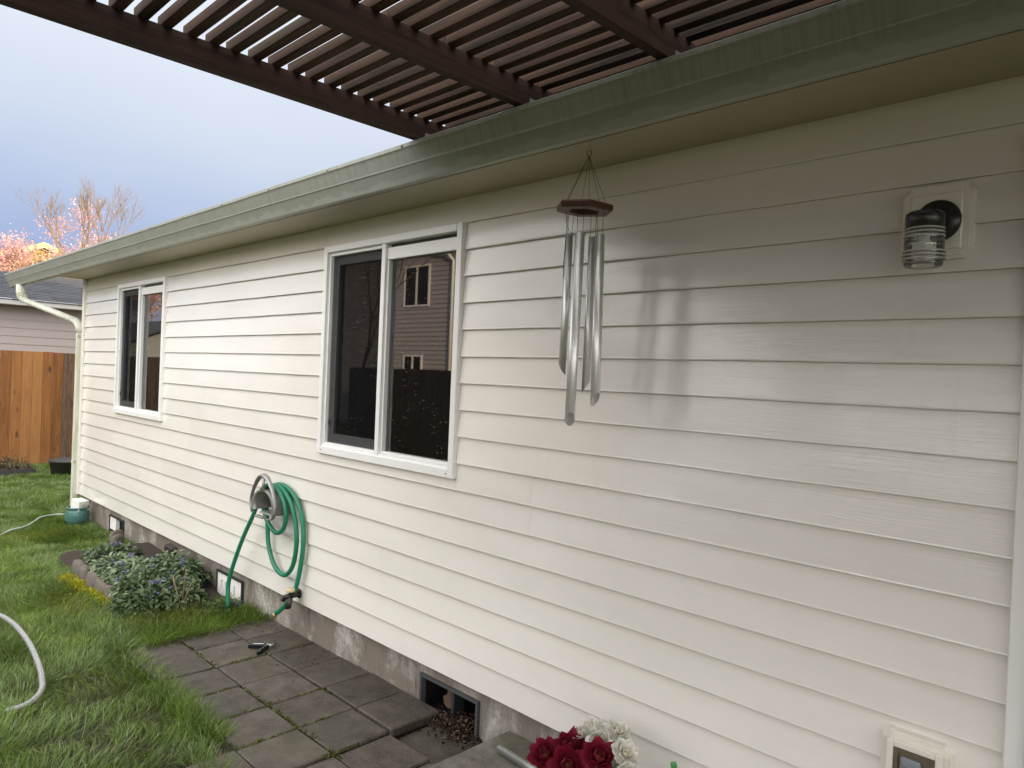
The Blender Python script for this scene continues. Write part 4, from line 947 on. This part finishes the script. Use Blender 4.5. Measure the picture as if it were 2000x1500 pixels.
# ================================================================== GRASS
def blades(x, y, h, lean_dir, lean, wdt, col, z):
    n = len(x); a = rng.uniform(0,2*np.pi,n); sx_, sy_ = np.cos(a)*wdt*.5, np.sin(a)*wdt*.5
    P = []
    for (t,w) in ((0,1.0),(.45,.85),(.8,.5),(1,0)):
        bend = lean*h*t**1.7; px_ = x+np.cos(lean_dir)*bend; py_ = y+np.sin(lean_dir)*bend; pz_ = z+h*np.sqrt(np.clip(1-(lean*.62*t)**2,.08,1))*t
        if w > 0:
            P.append(np.stack([px_-sx_*w,py_-sy_*w,pz_],1)); P.append(np.stack([px_+sx_*w,py_+sy_*w,pz_],1))
        else: P.append(np.stack([px_,py_,pz_],1))
    V = np.stack(P,1); tri = np.array([[0,1,3],[0,3,2],[2,3,5],[2,5,4],[4,5,6]])
    Fq = (tri[None]+np.arange(n)[:,None,None]*7).reshape(-1,3)
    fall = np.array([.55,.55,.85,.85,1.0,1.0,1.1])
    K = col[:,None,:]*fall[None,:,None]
    return V.reshape(-1,3), Fq, K.reshape(-1,3)
def scatter(n, x0, x1, y0, y1, dens=None):
    x = rng.uniform(x0,x1,n); y = rng.uniform(y0,y1,n); return x, y
def lawn_ok(x, y):
    ok = ~((x > -.02)&(y > .02))
    edge = -.815+.06*(vnoise(x*6,y*0,8)-.5)*2
    edge = np.where(x > 5.65, edge-.60, edge)
    edge = np.where(x > 5.35, np.minimum(edge,-.90), edge)
    left = 4.275+.06*(vnoise(y*9,x*0,6)-.5)*2
    ok &= ~((x > left)&(y > edge))
    ok &= ~((x > 6.46))
    ok &= ~((x > 2.02)&(x < 3.78)&(y > -.60)); ok &= ~((x > 2.35)&(x < 3.3)&(y > -.665))
    ok &= ~((np.abs(x-px) < .11)&(np.abs(y-py) < .11))
    ok &= x > -4.60
    return ok
def grass_colors(x, y, n):
    a = vnoise(x*1.6,y*2.4,1); b2 = vnoise(x*5,y*6,2); c = rng.uniform(0,1,n)
    base = np.array([.140,.225,.036])[None]*(1-a[:,None])+np.array([.205,.30,.055])[None]*a[:,None]
    base = base*(.65+.6*b2[:,None])*(.7+.6*c[:,None])
    pale = ((vnoise(x*2.3+9,y*3+4,7) > .55)&(rng.uniform(0,1,n) < .42))[:,None]
    base = np.where(pale, np.array([.25,.35,.13])*(.75+.4*c[:,None]), base)
    yel = ((np.abs(x-3.15) < .30)&(np.abs(y+.88) < .09)&(rng.uniform(0,1,n) < .45)) | ((vnoise(x*1.3+3,y*3.1,12) > .86)&(rng.uniform(0,1,n) < .3))
    base = np.where(yel[:,None], np.array([.26,.25,.03])*(.7+.5*c[:,None]), base)
    dry = (rng.uniform(0,1,n) < .02)[:,None]; base = np.where(dry, np.array([.34,.27,.15]), base)
    return base
parts = []
def add_grass(n, x0, x1, y0, y1, h0, h1, w0, w1, strip=None):
    x, y = scatter(n,x0,x1,y0,y1); ok = lawn_ok(x,y)
    if strip: ok &= strip(x,y)
    cl = vnoise(x*7,y*7,21)*.6+vnoise(x*2.1,y*2.1,22)*.4; ok &= rng.uniform(0,1,n) < .45+.75*cl
    x, y, cl = x[ok], y[ok], cl[ok]; n = len(x)
    h = rng.uniform(h0,h1,n)*(.55+.8*cl); ld = vnoise(x*2.6,y*2.6,31)*12.0+rng.normal(0,.8,n); lean = np.clip(rng.normal(.75,.32,n),.05,1.35)
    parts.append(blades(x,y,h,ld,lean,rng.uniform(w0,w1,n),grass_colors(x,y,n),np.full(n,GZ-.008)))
st = lambda m: (lambda x,y: y > -.69-.184*x-m)
add_grass(95000, 2.6,6.5,-2.3,.03,.035,.085,.0022,.0042,st(.55))
add_grass(90000, -.6,2.7,-1.6,.10,.035,.080,.0030,.0052,st(.5))
add_grass(60000, -4.6,-.5,-1.2,1.9,.035,.075,.0045,.0075,st(.5))
add_grass(26000, -4.6,6.4,-5.8,1.9,.035,.075,.007,.012)
# taller fringe at the bed and paver edge
n = 4200; x = np.concatenate([rng.uniform(3.70,4.30,n),rng.uniform(4.0,4.36,1600)]); y = np.concatenate([rng.uniform(-.70,.02,n),rng.uniform(-.75,.02,1600)])
n = len(x); parts.append(blades(x,y,rng.uniform(.04,.13,n),rng.uniform(-1.4,.9,n),np.clip(rng.normal(.7,.3,n),.1,1.3),rng.uniform(.0035,.0065,n),grass_colors(x,y,n)*rng.uniform(.5,1.15,(n,1)),np.full(n,GZ-.01)))
n = 2200; x = rng.uniform(4.9,6.3,n); y = np.where(x > 5.6,-1.0,-.885)+rng.normal(0,.03,n)-.0
parts.append(blades(x,y,rng.uniform(.05,.12,n),rng.uniform(0,6.28,n),np.clip(rng.normal(.7,.3,n),.1,1.3),rng.uniform(.002,.004,n),grass_colors(x,y,n),np.full(n,GZ-.01)))
n = 2600; x = np.concatenate([rng.uniform(4.18,4.30,n//2),rng.uniform(4.2,5.6,n//2)]); y = np.concatenate([rng.uniform(-.95,-.30,n//2),rng.normal(-.865,.022,n//2)])
parts.append(blades(x,y,rng.uniform(.05,.11,n),np.concatenate([rng.normal(0,.9,n//2),rng.normal(1.57,.9,n//2)]),np.clip(rng.normal(.8,.3,n),.1,1.3),rng.uniform(.003,.005,n),grass_colors(x,y,n),np.full(n,GZ-.005)))
off = 0; VV, FF, KK = [], [], []
for V,Fq,K in parts: VV.append(V); FF.append(Fq+off); KK.append(K); off += len(V)
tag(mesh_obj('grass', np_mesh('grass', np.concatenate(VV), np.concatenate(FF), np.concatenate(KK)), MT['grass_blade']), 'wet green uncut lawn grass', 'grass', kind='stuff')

# ================================================================== FENCE AND BEYOND
fx = -4.66
fence = thing('cedar_fence', (fx,0,GZ), 'orange cedar board fence at the far end of the lawn', 'fence')
random.seed(3); y = -6.0; i = 0
bm_ = {}
while y < 5.5:
    w = .138; key = w
    if key not in bm_:
        q = MB(); q.box(-.009,.009,0,w,0,1.775,.002); q = q.mesh('board'); q.materials.append(MT['fence']); bm_[key] = q
        q2 = MB(); q2.box(-.009,.009,0,w,0,1.775,.002); q2 = q2.mesh('board'); q2.materials.append(MT['fence_old_shaded']); bm_['old_shaded'] = q2
    me = bm_['old_shaded'] if (0.88 < y < 1.06 or y < -1.6) else bm_[key]  # one truly weathered board; the yard-side boards take its dark colour to look unlit
    mesh_obj('board', me, None, fence, (fx+random.uniform(-.002,.002),y,GZ+.005+random.uniform(-.008,.008)), (0,0,random.uniform(-.012,.012)))
    y += w+.0035
for z in (.25,.95,1.55): MB().box(fx-.048,fx-.0125,-6.0,5.5,GZ+z,GZ+z+.088).build('rail', MT['fence'], fence)
for yy in np.arange(-5.9,5.5,2.4): MB().box(fx-.14,fx-.0485,yy,yy+.089,GZ-.05,GZ+1.75).build('post', MT['fence'], fence)
# planter tray with dead plants, nursery pot
tray = thing('planter_tray', (-3.62,-.35,GZ), 'low dark planter tray of withered plants before the fence', 'planter')
b = MB(); b.box(-3.85,-3.40,-1.1,.33,GZ,GZ+.015); b.box(-3.85,-3.83,-1.1,.33,GZ+.015,GZ+.09); b.box(-3.42,-3.40,-1.1,.33,GZ+.015,GZ+.09); b.box(-3.83,-3.42,-1.1,-1.08,GZ+.015,GZ+.09); b.box(-3.83,-3.42,.31,.33,GZ+.015,GZ+.09); b.build('tray', MT['nursery_pot'], tray)
MB().box(-3.83,-3.42,-1.08,.31,GZ+.016,GZ+.075).build('soil', MT['soil'], tray)
r = np.random.default_rng(9); n = 1500; P = np.stack([r.uniform(-3.82,-3.43,n),r.uniform(-1.05,.28,n),GZ+.07+r.uniform(0,1,n)**2*.17],1)
D = unit(r.normal(0,1,(n,3))+np.array([0,0,.3])); U = unit(np.cross(D,r.normal(0,1,(n,3)))); L = r.uniform(.02,.055,n); cc = np.array([(.07,.05,.035),(.12,.10,.05),(.04,.03,.025),(.20,.17,.09)])[r.integers(0,4,n)]
V,Fq,K = leaf_cloud(P,D,U,L,L*.4,cc); o = mesh_obj('withered_foliage', np_mesh('withered_foliage',V,Fq,K), MT['leaf'], tray); o['kind'] = 'stuff'
b = MB()
for i in range(46):
    p = Vector((random.uniform(-3.8,-3.45),random.uniform(-1.0,.28),GZ+.07)); d = Vector((random.uniform(-.08,.08),random.uniform(-.12,.12),random.uniform(.07,.26))); b.ring_tube([p,p+d*.6+Vector((.01,.01,0)),p+d],[.004,.003,.0015],4)
o = b.build('withered_stems', MT['bark_dark'], tray)
np_ = thing('nursery_pot', (-3.22,.72,GZ), 'black plastic nursery pot by the downspout in front of the fence', 'pot')
MB().lathe([(.001,0),(.235,0),(.262,.200),(.275,.200),(.277,.222),(.265,.224),(.252,.19),(.001,.18)],(-3.22,.72,GZ),32).build('body', MT['nursery_pot'], np_)
# ---- neighbour's house
nh = thing('neighbor_house', (-10,4,GZ), "low house with mauve-grey siding and slate roof behind the fence", 'house')
nxw = -7.55
for k in range(18):
    z0 = GZ+.1+k*.152
    b = MB(); b.extrude_x([(0,.156),(-.012,.012),(-.014,0),(-.002,0)],[0,1])
    for v in b.bm.verts: v.co = Vector((nxw-v.co.y, -2.5+v.co.x*16, v.co.z+z0))
    b.build('siding_plank', MT['neighbor_siding'], nh)
MB().box(nxw-4.4,nxw-.01,-2.45,13.4,GZ-.1,2.45).build('wall', MT['neighbor_siding'], nh)
b = MB(); b.box(nxw+.30,nxw+.41,-3.0,14,2.385,2.50,.01); b.box(nxw,nxw+.2995,-3.0,14,2.40,2.415); b.build('gutter', MT['neighbor_gutter'], nh)
rs, ex = .30, nxw+.40; nrow = 18
rmain = MB(); 
vs = [rmain.bm.verts.new(p) for p in ((ex,-3.0,2.46),(ex,14,2.46),(ex-2.45,14,2.46+2.45*rs),(ex-2.45,-3.0,2.46+2.45*rs),(ex-4.9,-3.0,2.46),(ex-4.9,14,2.46))]
rmain.bm.faces.new((vs[0],vs[1],vs[2],vs[3])); rmain.bm.faces.new((vs[3],vs[2],vs[5],vs[4])); nroof = rmain.build('roof', MT['shingle'], nh)
random.seed(17)
for k in range(nrow):
    d = .136*k; x0 = ex+.02-d; z0 = 2.475+d*rs
    # each course: a row of tabs with uneven butts
    b = MB(); yy = -3.0
    while yy < 14:
        wd = random.uniform(.18,.34); jt = random.choice((0,0,.006,.012)); y1 = min(14,yy+wd-.006)
        A = [b.bm.verts.new(p) for p in ((x0+jt,yy,z0-.002),(x0+jt,y1,z0-.002),(x0+jt,y1,z0+.012+jt*.4),(x0+jt,yy,z0+.012+jt*.4),(x0-.15,y1,z0+.15*rs+.004),(x0-.15,yy,z0+.15*rs+.004))]
        b.bm.faces.new((A[0],A[1],A[2],A[3])); b.bm.faces.new((A[3],A[2],A[4],A[5])); yy += wd
    b.build('shingle_course', MT['shingle'], nroof)
# ---- trees
def tree(name, loc, label, H, spread, seed, bark, twigs=None, blossom=None, fork=2, levels=5, trunk_r=.12, up=.75, group=None, first=.30, trunk_len=0):
    rr_ = random.Random(seed); t = thing(name, loc, label, 'tree', group); b = MB(); tips = []
    def grow(p, d, L, r, lev):
        n = 3; pts = [p]; q = p; dd = d
        for i in range(n):
            dd = (dd+Vector((rr_.uniform(-.16,.16),rr_.uniform(-.16,.16),rr_.uniform(-.04,.14)))).normalized(); q = q+dd*(L/n); pts.append(q)
        b.ring_tube(pts,[r,r*.88,r*.76,r*.64],4 if lev < levels-1 else 3,caps=False)
        if trunk_len and lev == levels: L = trunk_len*.42
        if lev == 0: tips.append((q,dd)); return
        if lev <= 2: tips.append((pts[2],dd))
        for i in range(rr_.choice((2,3,3)) if lev < levels else fork):
            s = rr_.uniform(.35,.95)*spread; a = rr_.uniform(0,6.28); side = dd.orthogonal().normalized(); side.rotate(Matrix.Rotation(a,3,dd))
            nd = (dd*up+side*s+Vector((0,0,.18))).normalized(); grow(pts[rr_.choice((2,3,3))] if i else q, nd, L*rr_.uniform(.60,.85), r*.60, lev-1)
    p0 = Vector(loc)-Vector((0,0,.15)); grow(p0, Vector((rr_.uniform(-.06,.06),rr_.uniform(-.06,.06),1)), trunk_len if trunk_len else H*first, trunk_r, levels)
    b.build('trunk', bark, t)
    if blossom:
        nper, sig, size, cols = blossom; r = np.random.default_rng(seed); Q = np.array([[*q] for q, _ in tips]); n = len(Q)*nper
        P = np.repeat(Q,nper,0)+r.normal(0,sig,(n,3)); D = unit(r.normal(0,1,(n,3))); U = unit(np.cross(D,r.normal(0,1,(n,3)))); L = r.uniform(.6,1.3,n)*size
        cc = np.array(cols)[r.integers(0,len(cols),n)]*r.uniform(.7,1.15,(n,1))
        S = np.cross(D,U); Pq = np.stack([P-D*(L*.5)[:,None],P+S*(L*.35)[:,None],P+D*(L*.5)[:,None],P-S*(L*.35)[:,None]],1).reshape(-1,3)
        o = mesh_obj('crown', np_mesh('crown', Pq, np.arange(n*4).reshape(-1,4), np.repeat(cc,4,0)), MT['petal_far'], t); o['kind'] = 'stuff'
    return t
PINK = [(.72,.42,.42),(.78,.50,.48),(.62,.34,.33),(.70,.50,.42)]
ORG = [(.68,.42,.30),(.74,.50,.36),(.55,.34,.22),(.30,.26,.10),(.62,.36,.30)]
tree('blossom_tree', (-27.6,4.1,GZ), 'pink blossoming tree at the left edge behind the neighbour roof', 8.3, .85, 4, MT['bark'], blossom=(80,.30,.105,PINK), levels=5, first=.27)
tree('blossom_tree', (-22.4,3.2,GZ), 'peach blossoming tree low behind the gutter end', 7.4, 1.0, 5, MT['bark'], blossom=(80,.28,.10,ORG), levels=5, first=.25)
tree('blossom_tree', (-21.3,4.7,GZ), 'peach and green blossoming tree below the yellow gable', 6.0, 1.0, 8, MT['bark'], blossom=(80,.28,.10,ORG), levels=5, first=.25)
tree('blossom_tree', (-38.8,9.4,GZ), 'thin pink blossoming tree at the foot of the bare trees', 12.6, .8, 9, MT['bark'], blossom=(34,.3,.12,PINK), levels=5, first=.27)
tree('bare_tree', (-34.1,8.95,GZ), 'tall bare tree with pale branches, left of the pair', 11, .46, 12, MT['bark'], levels=7, trunk_r=.15, up=1.0, trunk_len=5.6)
tree('bare_tree', (-33.5,9.6,GZ), 'bare tree with fine branches, right of the pair', 11, .46, 15, MT['bark'], levels=7, trunk_r=.13, up=1.0, trunk_len=5.4)
# ---- yellow gable house far behind
yh = thing('yellow_house', (-44,9,GZ), 'two-storey yellow gabled house far behind the blossoming trees', 'house')
b = MB(); pts = [(5.5,GZ),(12.5,GZ),(12.5,7.0),(9.0,8.35),(5.5,7.0)]
A = [b.bm.verts.new((-44,y,z)) for y, z in pts]; B = [b.bm.verts.new((-52,y,z)) for y, z in pts]; b.bm.faces.new(A); b.bm.faces.new(B[::-1])
for k in range(5): b.bm.faces.new((A[k],B[k],B[(k+1)%5],A[(k+1)%5]))
b.build('wall', MT['yellow_paint'], yh)
for s in (-1,1):
    g = MB(); vs = [g.bm.verts.new((x, 9.0+s*yy, 8.45-yy*.386+d)) for x in (-43.5,-52.4) for d in (0,.12) for yy in (0,4.1)]
    for f in ((0,1,3,2),(4,6,7,5),(0,4,5,1),(2,3,7,6),(0,2,6,4),(1,5,7,3)): g.bm.faces.new([vs[i] for i in f])
    rr2 = g.build('roof', MT['shingle'], yh)
    g = MB(); vs = [g.bm.verts.new((x, 9.0+s*yy, 8.46-yy*.386-d)) for x in (-43.46,-43.5) for d in (.24,-.10) for yy in (.001,4.12)]
    for f in ((0,1,3,2),(4,6,7,5),(0,4,5,1),(2,3,7,6),(0,2,6,4),(1,5,7,3)): g.bm.faces.new([vs[i] for i in f])
    g.build('barge_board', plain_once('barge_yellow',(.75,.62,.30)), rr2)
# ================================================================== ACROSS THE YARD (seen in the window panes)
of = thing('dark_fence', (4,-6.2,GZ), 'dark weathered board fence across the yard, mirrored in the windows', 'fence')
b = MB(); x = -4.6
while x < 15: b.box(x,x+.138,-6.21,-6.19,GZ,GZ+1.76+random.uniform(-.01,.01)); x += .1425
o = b.build('boards', MT['fence_dark'], of); o['kind'] = 'stuff'
oh = thing('opposite_house', (-10,-14,GZ), 'two-storey tan house across the yard, mirrored in the large window', 'house')
for k in range(42):
    z0 = GZ+.05+k*.127
    b = MB(); b.extrude_x([(0,.13),(.024,.012),(.026,0),(.002,0)],[-17,-5.75]); 
    for v in b.bm.verts: v.co.y -= 10.2; v.co.z += z0
    b.build('siding_plank', MT['opp_siding'], oh)
MB().box(-17,-5.76,-19,-10.205,GZ-.1,5.2).build('wall', MT['opp_siding'], oh)
MB().box(-5.80,-5.70,-10.24,-10.16,GZ,5.1).build('corner_trim', MT['white_trim'], oh)
def owin(x0,x1,z0,z1):
    b = MB(); t = .05; y0, y1 = -10.185, -10.14; b.box(x0,x0+t,y0,y1,z0,z1); b.box(x1-t,x1,y0,y1,z0,z1); b.box(x0+t,x1-t,y0,y1-.002,z0,z0+t); b.box(x0+t,x1-t,y0,y1-.002,z1-t,z1); b.box((x0+x1)/2-.03,(x0+x1)/2+.03,y0,y1-.003,z0+t,z1-t)
    w = b.build('window', MT['white_trim'], oh); MB().box(x0+t,x1-t,-10.183,-10.165,z0+t,z1-t).build('pane', MT['black_metal'], w)
owin(-8.08,-6.94,3.30,4.46); owin(-8.0,-7.15,.85,1.95); owin(-12.6,-11.4,3.30,4.46)
roofslab(-17.4,-5.3,-9.75,5.05,-14.6,6.9,.1).build('roof', MT['shingle'], oh); roofslab(-17.4,-5.3,-19.4,5.05,-14.605,6.9,.1).build('roof', MT['shingle'], oh)
b = MB(); b.box(-17.4,-5.3,-9.75,-9.63,4.98,5.10); g = b.build('gutter', MT['white_trim'], oh)
b = MB(); b.ring_tube([(-6.3,-9.7,4.98),(-6.3,-9.72,4.86),(-6.0,-10.0,4.62),(-5.9,-10.10,4.45),(-5.9,-10.11,0)],.045,6); b.build('downspout', MT['white_trim'], oh)
sh = thing('grey_house', (7,-17,GZ), 'low grey house beyond the dark fence, dimly mirrored in the siding', 'house')
MB().box(2.2,14,-20,-13.2,GZ-.1,2.7).build('wall', plain_once('far_grey',(.24,.25,.26)), sh)
roofslab(1.8,14.4,-12.8,2.65,-16.6,4.2,.1).build('roof', MT['shingle'], sh); roofslab(1.8,14.4,-20.4,2.65,-16.605,4.2,.1).build('roof', MT['shingle'], sh)
def swin(x0,x1,z0,z1):
    w = MB().box(x0,x1,-13.199,-13.15,z0,z1).build('window', MT['white_trim'], sh); MB().box(x0+.06,x1-.06,-13.149,-13.13,z0+.06,z1-.06).build('pane', MT['black_metal'], w)
for a in (2.6,6.4,10.6): swin(a,a+1.2,.9,2.1)
tree('evergreen_tree', (-2.2,-15.5,GZ), 'dark tree standing between the two houses across the yard', 7.0, .9, 61, MT['bark_dark'], blossom=(20,.4,.22,[(.04,.06,.02),(.06,.08,.03)]), levels=5, first=.24)
tree('bare_tree', (-2.9,-5.2,GZ), 'slender bare tree across the yard, mirrored in the large window', 6.8, .8, 33, MT['bark_dark'], levels=6, trunk_r=.06, up=.9, first=.26)
gar = thing('gabled_shed', (-27,-10,GZ), 'small pale gabled shed mirrored in the far window', 'shed')
b = MB(); pts = [(-13.2,GZ),(-8.2,GZ),(-8.2,2.2),(-10.7,3.3),(-13.2,2.2)]
A = [b.bm.verts.new((-25,y,z)) for y, z in pts]; B = [b.bm.verts.new((-32,y,z)) for y, z in pts]; b.bm.faces.new(A); b.bm.faces.new(B[::-1])
for k in range(5): b.bm.faces.new((A[k],B[k],B[(k+1)%5],A[(k+1)%5]))
b.build('wall', plain_once('shed_unlit_grey',(.30,.31,.31)), gar)  # pale shed coloured grey, the missing sunlight put into the paint
for s in (-1,1):
    g = MB(); vs = [g.bm.verts.new((x, -10.7+s*yy, 3.38-yy*.44+d)) for x in (-24.6,-32.4) for d in (0,.1) for yy in (0,2.9)]
    for f in ((0,1,3,2),(4,6,7,5),(0,4,5,1),(2,3,7,6),(0,2,6,4),(1,5,7,3)): g.bm.faces.new([vs[i] for i in f])
    g.build('roof', MT['shingle'], gar)
tree('blossom_tree', (-40,-14,GZ), 'large blossoming tree mirrored in the far window', 9.5, .9, 41, MT['bark'], blossom=(22,.4,.16,ORG+PINK), levels=5, first=.24)
